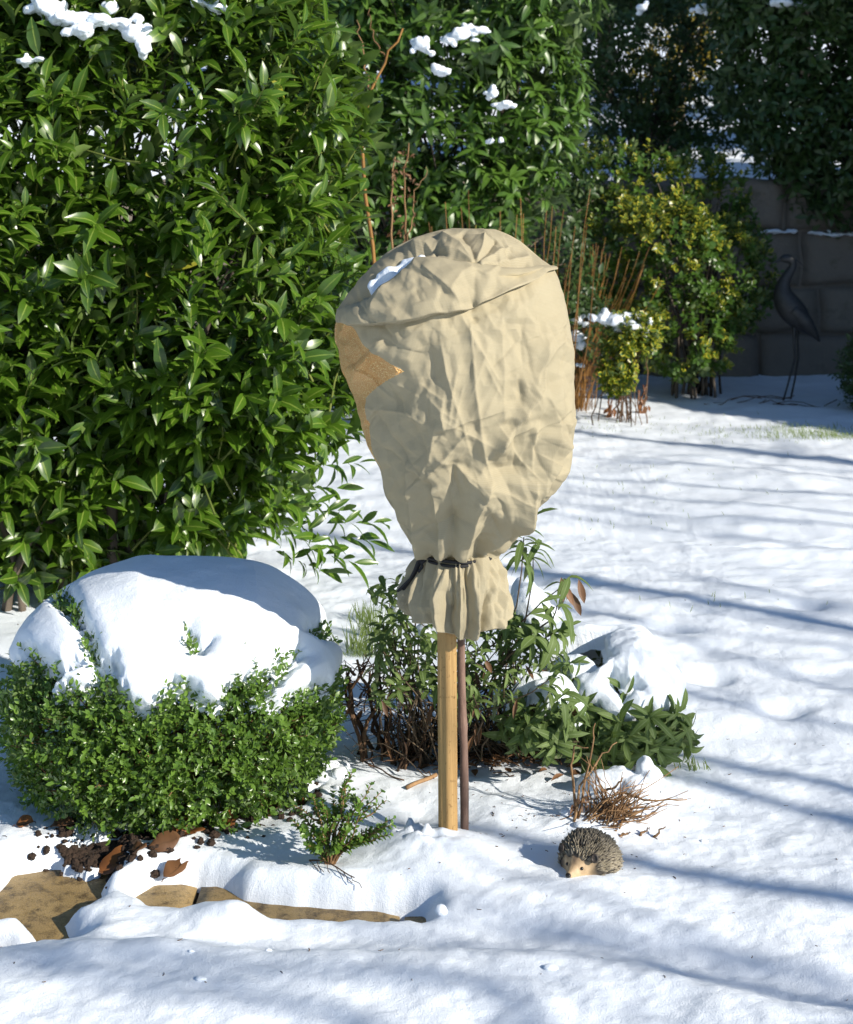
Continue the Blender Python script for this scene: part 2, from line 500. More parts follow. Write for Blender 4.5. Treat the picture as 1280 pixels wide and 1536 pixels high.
def snow_height(X, Y, full=True):
    X, Y = np.asarray(X, float), np.asarray(Y, float)
    z = 0.022 * fbm(X * 1.1, Y * 1.1, 0, 3, 3)
    lawn = sstep(4.6, 6.0, Y + 0.6 * np.clip(X, -1, 1))
    rip = fbm(X * 1.7 + 0.3 * vnoise(X * 2, Y * 2, 0, 8), Y * 5.0, 0, 21, 3)
    z = z + lawn * (0.017 * rip + 0.012 * fbm(X * 7, Y * 9, 0, 5, 3))
    z = z + (1 - lawn) * (0.014 * fbm(X * 4.5, Y * 4.5, 0, 9, 3) + 0.005 * fbm(X * 17, Y * 17, 0, 12, 2)) + 0.0028 * fbm(X * 45, Y * 45, 0, 13, 2)
    z = z + 0.5 * sstep(9.0, 13.4, Y) * 0.1
    # mounds, hollows, footprints
    z = z + bumpat(X, Y, 640, 1275, 0.045, 0.16, 0.13) + bumpat(X, Y, 700, 1290, 0.018, 0.10)
    z = z - bumpat(X, Y, 615, 1215, 0.03, 0.13, 0.10)
    z = z + bumpat(X, Y, 500, 1330, 0.02, 0.35, 0.12)
    z = z + bumpat(X, Y, 880, 955, 0.035, 0.26, 0.2) + bumpat(X, Y, 960, 985, 0.02, 0.2, 0.3)
    z = z + bumpat(X, Y, 750, 930, 0.06, 0.16)
    z = z + bumpat(X, Y, 930, 1205, 0.045, 0.14, 0.12)
    z = z + bumpat(X, Y, 430, 1180, 0.03, 0.12)
    for px, py, r in ((1062, 1012, 0.09), (1172, 1062, 0.09), (1000, 940, 0.08), (1205, 905, 0.09), (790, 870, 0.1)):
        z = z - bumpat(X, Y, px, py, 0.030, r, r * 0.8, 1.6)
    for px, py, s in ((625, 1262, 5), (645, 1280, 6), (610, 1250, 7)):
        z = z + bumpat(X, Y, px, py, 0.02, 0.05) * vnoise(X * 45, Y * 45, 0, s) * 1.2
    # bank in the foreground
    g1, g2, g3, g4 = ground(560, 1420), ground(800, 1415), ground(960, 1440), ground(1180, 1495)
    dline, _, side = seg_dist(X, Y, [(-3, 3.62), g1[:2], g2[:2], g3[:2], g4[:2], (2.4, 2.9)])
    sd = dline * np.where(side > 0, 1, -1)
    z = z + 0.045 * sstep(-0.02, 0.14, sd) * sstep(0.9, 0.3, sd) - 0.018 * np.exp(-((sd + 0.08) / 0.08) ** 2)
    for px, py, h, r in ((165, 1390, 0.030, 0.12), (240, 1440, 0.020, 0.10), (320, 1385, 0.030, 0.11), (20, 1405, 0.035, 0.11), (130, 1440, 0.015, 0.08), (355, 1375, 0.03, 0.07)):
        z = z + bumpat(X, Y, px, py, h, r, r * 0.75)
    # openings where the paving and the soil show
    dn = 0.022 * fbm(X * 9, Y * 9, 0, 31, 2) + 0.003 * fbm(X * 30, Y * 30, 0, 32, 2)
    for hp in GHOLES:
        d = -poly_sdf(X, Y, hp) + dn
        R = 0.095
        e = np.clip(d / R, 0, 1)
        edge = np.maximum(1 - (1 - e) ** 2.4, 0) ** 0.85
        z = np.where(d < R, -0.125 + (z + 0.125) * edge, z)
    d = -poly_sdf(X, Y, SOIL_PATCH) + 0.03 * fbm(X * 14, Y * 14, 0, 33, 4) + 0.02 * vnoise(X * 40, Y * 40, 0, 34)
    e = np.clip(d / 0.05, 0, 1)
    z = np.where(d < 0.05, -0.045 + (z + 0.045) * np.sqrt(np.maximum(1 - (1 - e) ** 2, 0)), z)
    return z

def sz(p):
    """put a ground point onto the snow"""
    p = np.array(p, float)
    p[2] = float(snow_height(p[0], p[1]))
    return p

gx = np.concatenate([np.linspace(-60, -2.2, 40), np.linspace(-2.15, -1.25, 40), np.linspace(-1.24, 1.35, 290), np.linspace(1.36, 3.6, 110), np.linspace(3.7, 60, 45)])
gy = np.concatenate([np.linspace(-50, 2.5, 40), np.linspace(2.52, 2.85, 20), np.linspace(2.86, 4.7, 235), np.linspace(4.715, 7.5, 140), np.linspace(7.53, 14.0, 130)])
GX, GY = np.meshgrid(gx, gy)
GZ = snow_height(GX, GY)
o = mesh_obj('snow_ground', np.stack([GX, GY, GZ], -1).reshape(-1, 3), [grid_faces(len(gx), len(gy))], M['snow'])
tag(o, 'snow covered garden lawn and bed with footprints', None, None, 'structure')

# paving under the snow
m, nt, bs, out = new_mat('wet_sandstone')
n1 = noise(nt, 6, 5, 0.6); n2 = noise(nt, 220, 3, 0.7); n3 = noise(nt, 2.5, 3)
n6 = noise(nt, 26, 6, 0.75)
col = mixc(nt, n1.outputs[0], (0.20, 0.125, 0.038), (0.56, 0.40, 0.17))
col = mixc(nt, math_(nt, 'MULTIPLY', math_(nt, 'SUBTRACT', n6.outputs[0], 0.47, True), 5.0, True), col, (0.06, 0.036, 0.012))
col = mixc(nt, math_(nt, 'MULTIPLY', n2.outputs[0], 0.55), col, (0.07, 0.045, 0.02))
nt.links.new(col, bs.inputs['Base Color'])
nt.links.new(mixc(nt, n3.outputs[0], (0.75,) * 3, (0.35,) * 3), bs.inputs['Roughness'])
nt.links.new(bump(nt, n2.outputs[0], 0.8, 0.004, bump(nt, n1.outputs[0], 0.5, 0.006)), bs.inputs['Normal'])
M['stone'] = m
slab = Bag()
g = RNG
xs = [-1.75, -1.30, -0.985, -0.672, -0.618 + 0.12, -0.02, 0.45]
def add_slab(x0, x1, y0, y1, z):
    n = 14
    X, Y = np.meshgrid(np.linspace(x0, x1, n), np.linspace(y0, y1, n))
    ed = np.minimum(np.minimum(X - x0, x1 - X), np.minimum(Y - y0, y1 - Y))
    Z = z + 0.003 * fbm(X * 9, Y * 9, 0, 44, 3) - 0.008 * (1 - np.sqrt(np.clip(ed / 0.02, 0, 1)))
    V = np.stack([X, Y, Z], -1).reshape(-1, 3)
    ring = np.concatenate([np.arange(n), np.arange(1, n) * n + n - 1, (n - 1) * n + np.arange(n - 2, -1, -1), np.arange(n - 2, 0, -1) * n])
    low = V[ring] - [0, 0, 0.05]
    k = len(ring)
    a = np.arange(k)
    Q = np.stack([ring, n * n + a, n * n + (a + 1) % k, ring[(a + 1) % k]], 1)
    slab.add(np.vstack([V, low]), np.vstack([grid_faces(n, n), Q]))
jx = [-2.2, -1.62, -1.14, -0.586, -0.06, 0.5, 1.1]
for i in range(len(jx) - 1):
    add_slab(jx[i] + 0.006, jx[i + 1] - 0.006, 3.46, 4.09, -0.066 + random.uniform(-0.003, 0.003))
    add_slab(jx[i] - 0.2, jx[i + 1] - 0.21, 3.06, 3.45, -0.07 + random.uniform(-0.003, 0.003))
o = slab.build('path', M['stone'])
tag(o, 'wet brown sandstone paving slabs under the snow', None, None, 'structure')
m, nt, bs, out = new_mat('dark_soil')
n1 = noise(nt, 60, 5, 0.7)
nt.links.new(mixc(nt, n1.outputs[0], (0.012, 0.007, 0.004), (0.075, 0.042, 0.024)), bs.inputs['Base Color'])
bs.inputs['Roughness'].default_value = 0.9
nt.links.new(bump(nt, n1.outputs[0], 1, 0.02), bs.inputs['Normal'])
M['soil'] = m
X, Y = np.meshgrid(np.linspace(-3, -0.1, 140), np.linspace(4.07, 5.2, 60))
o = mesh_obj('soil', np.stack([X, Y, -0.034 + 0.02 * fbm(X * 12, Y * 12, 0, 51, 3)], -1).reshape(-1, 3), [grid_faces(140, 60)], M['soil'])
tag(o, 'dark garden soil showing under the boxwood', None, None, 'structure')
X, Y = np.meshgrid(np.linspace(-8, 6, 20), np.linspace(0, 4.3, 20))
o = mesh_obj('sand_bed', np.stack([X, Y, -0.088 + 0 * X], -1).reshape(-1, 3), [grid_faces(20, 20)], M['soil'])
tag(o, 'dark bedding in the joints of the paving', None, None, 'structure')

def ico(sub=1):
    t = (1 + 5 ** 0.5) / 2
    V = [(-1, t, 0), (1, t, 0), (-1, -t, 0), (1, -t, 0), (0, -1, t), (0, 1, t), (0, -1, -t), (0, 1, -t), (t, 0, -1), (t, 0, 1), (-t, 0, -1), (-t, 0, 1)]
    F = [(0, 11, 5), (0, 5, 1), (0, 1, 7), (0, 7, 10), (0, 10, 11), (1, 5, 9), (5, 11, 4), (11, 10, 2), (10, 7, 6), (7, 1, 8), (3, 9, 4), (3, 4, 2), (3, 2, 6), (3, 6, 8), (3, 8, 9), (4, 9, 5), (2, 4, 11), (6, 2, 10), (8, 6, 7), (9, 8, 1)]
    V = [np.array(v) / np.linalg.norm(v) for v in V]
    for _ in range(sub):
        cache, G = {}, []
        def mid(a, b):
            k = (min(a, b), max(a, b))
            if k not in cache:
                v = V[a] + V[b]
                V.append(v / np.linalg.norm(v)); cache[k] = len(V) - 1
            return cache[k]
        for a, b, c in F:
            ab, bc, ca = mid(a, b), mid(b, c), mid(c, a)
            G += [(a, ab, ca), (b, bc, ab), (c, ca, bc), (ab, bc, ca)]
        F = G
    return np.array(V), np.array(F)
ICO1, ICO2, ICO3 = ico(1), ico(2), ico(3)
ICO4 = ico(4)

clods = Bag()
for i in range(620):
    if i < 320:
        px, py = random.gauss(150, 38), random.gauss(1262, 13)
    else:
        px, py = random.uniform(90, 480), 0
        py = 1275 - (px - 90) * 0.2 + random.gauss(0, 16)
    p = sz(ground(px, py))
    r = random.choice((0.003, 0.004, 0.006, 0.008, 0.011))
    V, F = ICO2
    s = random.randrange(999)
    D = V * (1 + 0.35 * vnoise(V[:, 0] * 2 + s, V[:, 1] * 2, V[:, 2] * 2, 3))[:, None] * r * np.array([random.uniform(0.8, 1.4), random.uniform(0.8, 1.4), 0.8])
    D = D + 0.25 * r * vnoise(V[:, 0] * 5 + s, V[:, 1] * 5, V[:, 2] * 5, 8)[:, None] * V
    clods.add(D + p + [0, 0, r * 0.3], None, F)
tag(clods.build('soil_crumbs', M['soil']), 'dark brown crumbs of soil scattered on the snow', None, None, 'stuff')

# snowy rise behind the garden wall
X, Y = np.meshgrid(np.linspace(-40, 60, 160), np.concatenate([np.linspace(13.75, 20, 60), np.linspace(20.3, 90, 60)]))
Z = 1.45 + 0.125 * (Y - 13.7) + 0.10 * fbm(X * 0.5, Y * 0.5, 0, 61, 4) + 0.05 * fbm(X * 1.2, Y * 4, 0, 66, 3)
o = mesh_obj('snowy_terrain', np.stack([X, Y, Z], -1).reshape(-1, 3), [grid_faces(160, 120)], M['snow'])
tag(o, 'snow covered slope rising behind the garden wall', None, None, 'structure')

# ------------------------------------------------------------------ garden wall
m, nt, bs, out = new_mat('wall_stone')
n1 = noise(nt, 2.2, 6, 0.65); n2 = noise(nt, 40, 5, 0.7)
at_ = N(nt, 'ShaderNodeAttribute', attribute_name='leaf')
col = mixc(nt, n1.outputs[0], (0.10, 0.082, 0.062), (0.30, 0.255, 0.20))
col = mixc(nt, math_(nt, 'MULTIPLY', n2.outputs[0], 0.5), col, (0.10, 0.085, 0.07))
col = mixc(nt, math_(nt, 'MULTIPLY', at_.outputs['Fac'], 0.5), col, (0.16, 0.14, 0.12))
n3 = noise(nt, 5, 4)
col = mixc(nt, math_(nt, 'MULTIPLY', math_(nt, 'SUBTRACT', n3.outputs[0], 0.58, True), 4.0, True), col, (0.05, 0.06, 0.02))
nt.links.new(col, bs.inputs['Base Color'])
bs.inputs['Roughness'].default_value = 0.9
nt.links.new(bump(nt, n2.outputs[0], 0.8, 0.012, bump(nt, n1.outputs[0], 0.5, 0.05)), bs.inputs['Normal'])
M['wall'] = m
WY = 13.3
wall = Bag()
def rock(x0, x1, z0, z1, y0, y1, rnd):
    n = 9
    u = np.linspace(-1, 1, n)
    A, B = np.meshgrid(u, u)
    cx_, cz_, hx, hz, hy = (x0 + x1) / 2, (z0 + z1) / 2, (x1 - x0) / 2, (z1 - z0) / 2, (y1 - y0) / 2
    px_, pz_ = cx_ + A * hx, cz_ + B * hz
    e = np.minimum((1 - np.abs(A)) * hx, (1 - np.abs(B)) * hz)
    dep = 0.05 * (1 - np.sqrt(np.clip(e / 0.06, 0, 1))) + 0.035 * fbm(px_ * 4, pz_ * 4, rnd * 9, 71, 3)
    px_ = px_ + 0.02 * vnoise(px_ * 5, pz_ * 5, rnd, 73); pz_ = pz_ + 0.02 * vnoise(px_ * 5, pz_ * 5, rnd, 74)
    V = np.stack([px_, y0 + dep, pz_], -1).reshape(-1, 3)
    ring = np.concatenate([np.arange(n), np.arange(1, n) * n + n - 1, (n - 1) * n + np.arange(n - 2, -1, -1), np.arange(n - 2, 0, -1) * n])
    back = V[ring].copy(); back[:, 1] = y1
    k = len(ring); a = np.arange(k)
    at = np.zeros((len(V) + k, 4)); at[:, :3] = rnd
    wall.add(np.vstack([V, back]), np.vstack([grid_faces(n, n)[:, ::-1], np.stack([ring, ring[(a + 1) % k], n * n + (a + 1) % k, n * n + a], 1)]), None, at)
rows = [(-0.1, 0.42), (0.42, 0.83), (0.83, 1.31), (1.31, 1.775)]
fixed = {3: [3.11, 3.57], 2: [3.26, 4.3], 1: [2.6, 3.42], 0: [2.9, 3.75]}
for r, (z0, z1) in enumerate(rows):
    xs = [-9.0 + random.uniform(0, 0.5)]
    while xs[-1] < 1.9:
        xs.append(xs[-1] + random.uniform(0.55, 1.0))
    xs = [x for x in xs if x < min(fixed[r]) - 0.5] + fixed[r]
    while xs[-1] < 11:
        xs.append(xs[-1] + random.uniform(0.55, 1.0))
    for a, b in zip(xs[:-1], xs[1:]):
        rock(a + 0.015, b - 0.015, z0 + 0.015, z1 - 0.015, WY, WY + 0.38, random.random())
V = np.array([[x, y, z] for x in (-9.2, 11.5) for y in (WY + 0.07, WY + 0.36) for z in (-0.2, 1.74)], float)
wall.add(V, [[0, 1, 3, 2], [4, 6, 7, 5], [0, 4, 5, 1], [2, 3, 7, 6], [1, 5, 7, 3], [0, 2, 6, 4]], None, np.full((8, 4), 0.9))
tag(wall.build('stone_wall', M['wall'], None, True), 'old grey wall of large rough stone blocks at the back of the garden', 'wall')

# ------------------------------------------------------------------ covered standard tree
Y0 = 4.1
KP = Y0 / FPX                      # metres per photo pixel at that depth
PROF = np.array([(345, 676, 744), (348, 655, 752), (353, 636, 764), (362, 614, 780), (380, 582, 803), (400, 557, 829), (420, 539, 839), (440, 522, 846), (460, 510, 850), (480, 504, 854),
                 (510, 505, 858), (550, 514, 863), (600, 531, 863), (640, 545, 862), (680, 560, 857), (700, 568, 854), (730, 579, 834), (760, 594, 807), (780, 606, 788),
                 (800, 619, 768), (820, 631, 748), (832, 638, 742)], float)
def prof(py):
    return np.interp(py, PROF[:, 0], PROF[:, 1]), np.interp(py, PROF[:, 0], PROF[:, 2])
def cover_base(th, py):
    l, r = prof(py)
    cx, R = (l + r) / 2, (r - l) / 2
    top = np.clip((345 - py) / 6, 0, 1)
    X = (cx + R * np.sin(th) - CX) * KP
    Y = Y0 - R * np.cos(th) * KP * 0.94
    Z = CAMZ - (py - HY) * KP
    return np.stack([X, Y, Z], -1), cx + R * np.sin(th)

def crease(px, py, poly, amp, w1, w2=None, fade=0.15):
    d, t, s = seg_dist(px, py, poly)
    w = np.where(s > 0, w1, w2 or w1)
    env = sstep(0, fade, t) * sstep(1, 1 - fade, t)
    return amp * env * np.exp(-(d / w))

def cover_relief(px, py, th):
    """radial relief in metres: folds and creases of the fabric"""
    f = sstep(0.0, 0.55, np.cos(th))
    wx = 9 * vnoise(px / 40, py / 55, 0, 81); wy = 9 * vnoise(px / 40, py / 55, 0, 82)
    x, y = px + wx, py + wy
    h = 0.014 * trinoise(x / 62 + 0.2 * y / 62, y / 85, 91)
    h += 0.0115 * trinoise((x * 0.8 + y * 0.6) / 40, (y * 0.8 - x * 0.6) / 58, 92)
    h += 0.0085 * trinoise((x * 0.8 - y * 0.6) / 20, (y * 0.8 + x * 0.6) / 34, 93) * (0.4 + 0.6 * sstep(-0.3, 0.4, vnoise(px / 90, py / 90, 0, 95)))
    h += 0.0032 * trinoise(x / 9, y / 13, 94)
    g = 0
    rs = random.Random(77)
    for _ in range(105):                     # straight crumple lines
        x0, y0 = rs.uniform(505, 860), rs.uniform(455, 800)
        a_ = rs.choice((rs.gauss(1.45, .35), rs.gauss(0.7, .3), rs.gauss(2.4, .3), rs.uniform(0, 3.14)))
        L_ = rs.uniform(22, 75)
        g += crease(px, py, [(x0 - math.cos(a_) * L_, y0 - math.sin(a_) * L_), (x0 + rs.uniform(-5, 5), y0 + rs.uniform(-5, 5)), (x0 + math.cos(a_) * L_, y0 + math.sin(a_) * L_)],
                    rs.choice((1, 1, -1)) * rs.uniform(.0026, .0062), rs.uniform(1.8, 3.5), rs.uniform(8, 24), 0.3)
    g += crease(px, py, [(700, 452), (704, 500), (708, 560), (716, 620), (722, 660), (737, 705)], 0.0065, 4, 7)
    g += crease(px, py, [(655, 470), (668, 540), (682, 585), (692, 612), (705, 672)], 0.0045, 3, 6)
    g += crease(px, py, [(748, 440), (750, 520), (747, 620)], 0.0025, 3, 5)
    # big pulled facets right of centre
    g += crease(px, py, [(812, 478), (803, 530), (799, 563), (775, 600), (748, 634), (738, 680)], 0.024, 34, 15)
    g += crease(px, py, [(799, 563), (820, 620), (806, 680), (792, 730)], 0.014, 26, 14)
    g += crease(px, py, [(846, 640), (830, 664), (812, 690), (787, 728), (770, 786)], 0.022, 9, 40)
    g += crease(px, py, [(850, 660), (838, 690), (810, 730), (790, 760)], -0.016, 22)
    g += crease(px, py, [(760, 600), (765, 650), (770, 690)], -0.016, 22)
    # folds running down into the tie
    g += crease(px, py, [(735, 690), (715, 735), (704, 780), (694, 832)], 0.020, 8, 24, 0.1)
    g += crease(px, py, [(792, 690), (778, 745), (768, 792), (742, 830)], 0.018, 8, 20, 0.1)
    g += crease(px, py, [(615, 655), (618, 720), (628, 775), (645, 832)], 0.020, 14, 10, 0.1)
    g += crease(px, py, [(574, 655), (590, 735), (612, 790), (634, 830)], 0.013, 10, 8, 0.1)
    g += crease(px, py, [(678, 660), (674, 720), (680, 790)], -0.016, 14, 12, 0.15)
    g += crease(px, py, [(648, 700), (655, 760), (668, 832)], 0.013, 12, 9, 0.1)
    g += crease(px, py, [(720, 780), (716, 834)], -0.008, 10, 16)
    g += crease(px, py, [(655, 600), (648, 660), (632, 695)], 0.010, 10, 8)
    g += crease(px, py, [(560, 600), (600, 650), (640, 690)], -0.008, 12, 8)
    g += crease(px, py, [(705, 610), (660, 668), (635, 700)], 0.008, 7, 5)
    g += crease(px, py, [(545, 600), (610, 600), (640, 612)], 0.007, 7, 5)
    g += crease(px, py, [(640, 470), (648, 525), (656, 600)], -0.005, 8, 12, 0.4)
    g = g * 1.35
    # crown: radiating gathers from the pinch and the hollow behind the flap
    g += crease(px, py, [(706, 398), (705, 455)], -0.010, 12, 8)
    for ex, ey, a in ((660, 350, 0.016), (655, 372, 0.012), (724, 352, 0.018), (765, 366, 0.016), (800, 380, 0.016), (690, 348, -0.012), (742, 358, -0.016)):
        g += crease(px, py, [(708, 402), ((708 + ex) / 2 + 4, (402 + ey) / 2 - 6), (ex, ey)], a, 9, 7, 0.1)
    d = poly_sdf(px, py, [(518, 458), (540, 448), (575, 441), (596, 415), (634, 384), (668, 384), (660, 368), (636, 366), (604, 384), (572, 410), (545, 432), (524, 448)])
    g += -0.034 * sstep(-8, 14, d)
    g += crease(px, py, [(655, 382), (640, 366), (618, 368)], 0.012, 8)
    # pleats into the tie all round
    k = sstep(740, 832, py)
    k = sstep(715, 832, py)
    g2 = k * 0.015 * np.sin(th * 11 + 2 * vnoise(th * 2, py / 60, 0, 99))
    top = 1 - sstep(372, 350, py) * 0.6
    seamfade = sstep(3.14, 2.6, np.abs(th))
    h = h * np.where(np.cos(th) > 0, 0.45 + 0.55 * sstep(0.0, 0.55, np.cos(th)), 0.6)
    return (h * (1 - 0.45 * k) * top + g2 * (0.6 + 0.4 * (1 - f))) * seamfade + g * f

NU, NV = 620, 480
th = np.linspace(-math.pi, math.pi, NU, endpoint=False)
pyv = np.concatenate([345 + 30 * np.linspace(0, 1, 60) ** 2, np.linspace(375.8, 832, NV - 60)])
TH, PY = np.meshgrid(th, pyv)
P, PXg = cover_base(TH, PY)
nu_ = np.roll(P, -1, 1) - np.roll(P, 1, 1)
nv_ = np.gradient(P, axis=0)
Nn = nrm(np.cross(nv_, nu_))
outw = np.stack([np.sin(TH), -np.cos(TH), np.zeros_like(TH)], -1)
Nn = np.where(((Nn * outw).sum(-1, keepdims=True) < -0.05), -Nn, Nn)
Nn[:12] = nrm(Nn[:12] * 0.3 + np.array([0, 0, 1.0]))
arc = TH * 170
REL = cover_relief(np.where(np.cos(TH) > 0, PXg, 683 + arc), PY, TH)
P = P + Nn * REL[..., None]
ca, sa = 4.6, 36
tips = []
for i in range(10):
    rr = 174 if i % 2 == 0 else 92
    a = math.radians(3 + 36 * i)
    tips.append((-253 + rr * math.cos(a), 530 + rr * math.sin(a)))
star = np.minimum(poly_sdf(arc, PY, tips), PY - 468)
TH0, PY0, Pcov = TH, PY, P
V = P.reshape(-1, 3)
apex = V[:NU].mean(0) + [0, 0, 0.003]
k = np.arange(NU)
cap = np.stack([np.full(NU, len(V)), (k + 1) % NU, k], 1)
body_n = len(V) + 1
quads = grid_faces(NU, NV, True)
# the loose flap folded over the crown
FL = [(0.0, 507, 463, 508, 480), (0.1, 532, 455, 532, 482), (0.22, 562, 446, 562, 481), (0.35, 595, 417, 605, 475), (0.48, 630, 387, 648, 465), (0.60, 664, 386, 690, 455), (0.68, 690, 391, 705, 450), (0.8, 744, 398, 765, 426), (0.92, 800, 396, 810, 406), (1.0, 838, 398, 838, 402)]
FL = np.array(FL)
ns, nt_ = 260, 60
S_, T_ = np.meshgrid(np.linspace(0, 1, ns), np.linspace(0, 1, nt_))
ux, uy, lx, ly = (np.interp(S_, FL[:, 0], FL[:, i]) for i in (1, 2, 3, 4))
tt = np.clip((T_ - 0.06) / 0.86, 0, 1)
fx, fy = ux + (lx - ux) * tt, uy + (ly - uy) * tt
fy = fy + 2.2 * vnoise(S_ * 14, 0, 0, 121)
off = 0.004 + (0.030 + 0.014 * sstep(0.75, 0.3, S_)) * np.sin(np.pi * np.clip(0.12 + 0.56 * tt, 0, 1)) ** 0.6
off = off + 0.006 * trinoise(fx / 34, fy / 26, 111) + 0.0035 * trinoise((fx + fy) / 16, (fy - fx) / 20, 112) + 0.010 * np.exp(-((fx - 652) / 40) ** 2) * (1 - tt)
off += crease(fx, fy, [(706, 396), (690, 408), (672, 440)], 0.010, 6, 12)
off += crease(fx, fy, [(706, 452), (760, 424), (838, 398)], 0.014, 10, 12, 0.05)
off += crease(fx, fy, [(600, 420), (580, 450), (575, 476)], 0.008, 10, 6) + crease(fx, fy, [(640, 395), (665, 420), (690, 450)], 0.009, 9, 6) + crease(fx, fy, [(632, 430), (640, 450)], -0.006, 8)
off = off * (0.12 + 0.88 * sstep(0, 0.22, S_)) * (0.25 + 0.75 * sstep(1.0, 0.72, S_))
lo = np.clip((T_ - 0.92) / 0.08, 0, 1); hi = np.clip((0.06 - T_) / 0.06, 0, 1)
off = off * (1 - lo) * (1 - hi) + (lo + hi) * -0.012
fy = fy - 5 * lo + 5 * hi
l_, r_ = prof(fy)
thf = np.arcsin(np.clip((fx - (l_ + r_) / 2) / ((r_ - l_) / 2), -0.985, 0.985))
Pf, _ = cover_base(thf, fy)
of = np.stack([np.sin(thf), -np.cos(thf) * 0.92, 0.35 * np.ones_like(thf)], -1)
relf = np.minimum(cover_relief(fx, fy, thf), 0.006)
relf = np.where(tt < 0.4, np.maximum(relf, -0.004), relf)
Pf = Pf + nrm(of) * (off + relf)[..., None]
starf = poly_sdf(thf * 170, fy, tips)
allV = np.vstack([V, apex, Pf.reshape(-1, 3)])
stars = np.concatenate([star.ravel(), [-99], starf.ravel() - 0])
stars[body_n:] = -99
fuv = np.zeros((len(allV), 4))
fuv[:body_n - 1, 0], fuv[:body_n - 1, 1] = arc.ravel() * KP, PY.ravel() * KP
fuv[body_n:, 0], fuv[body_n:, 1] = (thf * 170).ravel() * KP, fy.ravel() * KP

m, nt, bs, out = new_mat('cream_fleece')
ua = N(nt, 'ShaderNodeAttribute', attribute_name='leaf')
n1 = noise(nt, 14, 4, 0.6); n2 = noise(nt, 900, 2, 0.6)
vor = N(nt, 'ShaderNodeTexVoronoi', voronoi_dimensions='2D')
vor.inputs['Scale'].default_value = 300
vor.inputs['Randomness'].default_value = 0.15
nt.links.new(ua.outputs['Vector'], vor.inputs['Vector'])
col = mixc(nt, n1.outputs[0], (0.425, 0.37, 0.25), (0.50, 0.445, 0.31))
col = mixc(nt, math_(nt, 'MULTIPLY', math_(nt, 'LESS_THAN', vor.outputs['Distance'], 0.3), 0.35), col, (0.36, 0.30, 0.17))
st = N(nt, 'ShaderNodeAttribute', attribute_name='star')
n4 = noise(nt, 160, 2, 0.5)
edge = math_(nt, 'ADD', st.outputs['Fac'], math_(nt, 'MULTIPLY', math_(nt, 'SUBTRACT', n4.outputs[0], 0.5), 3.0))
isgold = math_(nt, 'GREATER_THAN', edge, 0.0)
gold = N(nt, 'ShaderNodeBsdfPrincipled')
n5 = noise(nt, 300, 2, 0.7)
n9 = noise(nt, 420, 1, 0.5)
painted_glint = math_(nt, 'MULTIPLY', math_(nt, 'SUBTRACT', n9.outputs[0], 0.56, True), 12.0, True)  # sparkle of the foil, painted as bright specks in its base colour
nt.links.new(mixc(nt, painted_glint, mixc(nt, n5.outputs[0], (0.62, 0.30, 0.09), (0.92, 0.54, 0.21)), (1.0, 0.86, 0.45)), gold.inputs['Base Color'])
gold.inputs['Metallic'].default_value = 0.5
gold.inputs['Roughness'].default_value = 0.36
nt.links.new(bump(nt, n5.outputs[0], 1.0, 0.010), gold.inputs['Normal'])
nt.links.new(col, bs.inputs['Base Color'])
bs.inputs['Roughness'].default_value = 0.85
bs.inputs['Specular IOR Level'].default_value = 0.2
n7 = noise(nt, 34, 2, 0.5)
nt.links.new(bump(nt, vor.outputs['Distance'], 0.3, 0.0010, bump(nt, n7.outputs[0], 0.10, 0.010, bump(nt, n2.outputs[0], 0.25, 0.0007))), bs.inputs['Normal'])
tr = N(nt, 'ShaderNodeBsdfTranslucent')
nt.links.new(col, tr.inputs[0])
mx = N(nt, 'ShaderNodeMixShader'); mx.inputs[0].default_value = 0.30
nt.links.new(bs.outputs[0], mx.inputs[1]); nt.links.new(tr.outputs[0], mx.inputs[2])
mx2 = N(nt, 'ShaderNodeMixShader')
nt.links.new(isgold, mx2.inputs[0]); nt.links.new(mx.outputs[0], mx2.inputs[1]); nt.links.new(gold.outputs[0], mx2.inputs[2])
nt.links.new(mx2.outputs[0], out.inputs[0])
M['fleece'] = m

cov = empty('plant_cover', (0.09, Y0, 0.55), 'crumpled cream fleece frost cover with gold foil star, tied over the standard tree', 'plant cover')
mesh_obj('hood', allV, [quads, cap, grid_faces(ns, nt_) + body_n], M['fleece'], cov, {'star': stars, 'leaf': fuv})
# skirt below the tie
SK = np.array([(826, 641, 739), (834, 636, 743), (845, 628, 748), (860, 618, 753), (875, 611, 758), (890, 606, 763), (905, 607, 766), (918, 616, 766), (928, 632, 758), (936, 655, 748), (941, 672, 728)], float)
NS, NT = 420, 130
th = np.linspace(-math.pi, math.pi, NS, endpoint=False)
tv = np.linspace(0, 1, NT)
TH, TV = np.meshgrid(th, tv)
hem = 934 - 20 * sstep(-0.1, -1.3, TH) - 6 * sstep(0.5, 1.4, TH) + 5 * np.sin(TH * 5 + 1) - 10 * sstep(1.5, 2.6, np.abs(TH))
t1 = np.clip(TV / 0.86, 0, 1)
PYs = 826 + (hem - 826) * t1
cxs = 690 + 2 * t1
Rl = 49 + 33 * np.sin(np.clip(t1, 0, 1) * 1.75) ** 0.8 - 4 * sstep(0.8, 1, t1)
Rr = 48 + 22 * np.sin(np.clip(t1, 0, 1) * 1.9) ** 0.8
R = np.where(np.sin(TH) < 0, Rl * np.abs(np.sin(TH)) + (Rl + Rr) / 2 * (1 - np.abs(np.sin(TH))), Rr * np.sin(TH) + (Rl + Rr) / 2 * (1 - np.abs(np.sin(TH))))
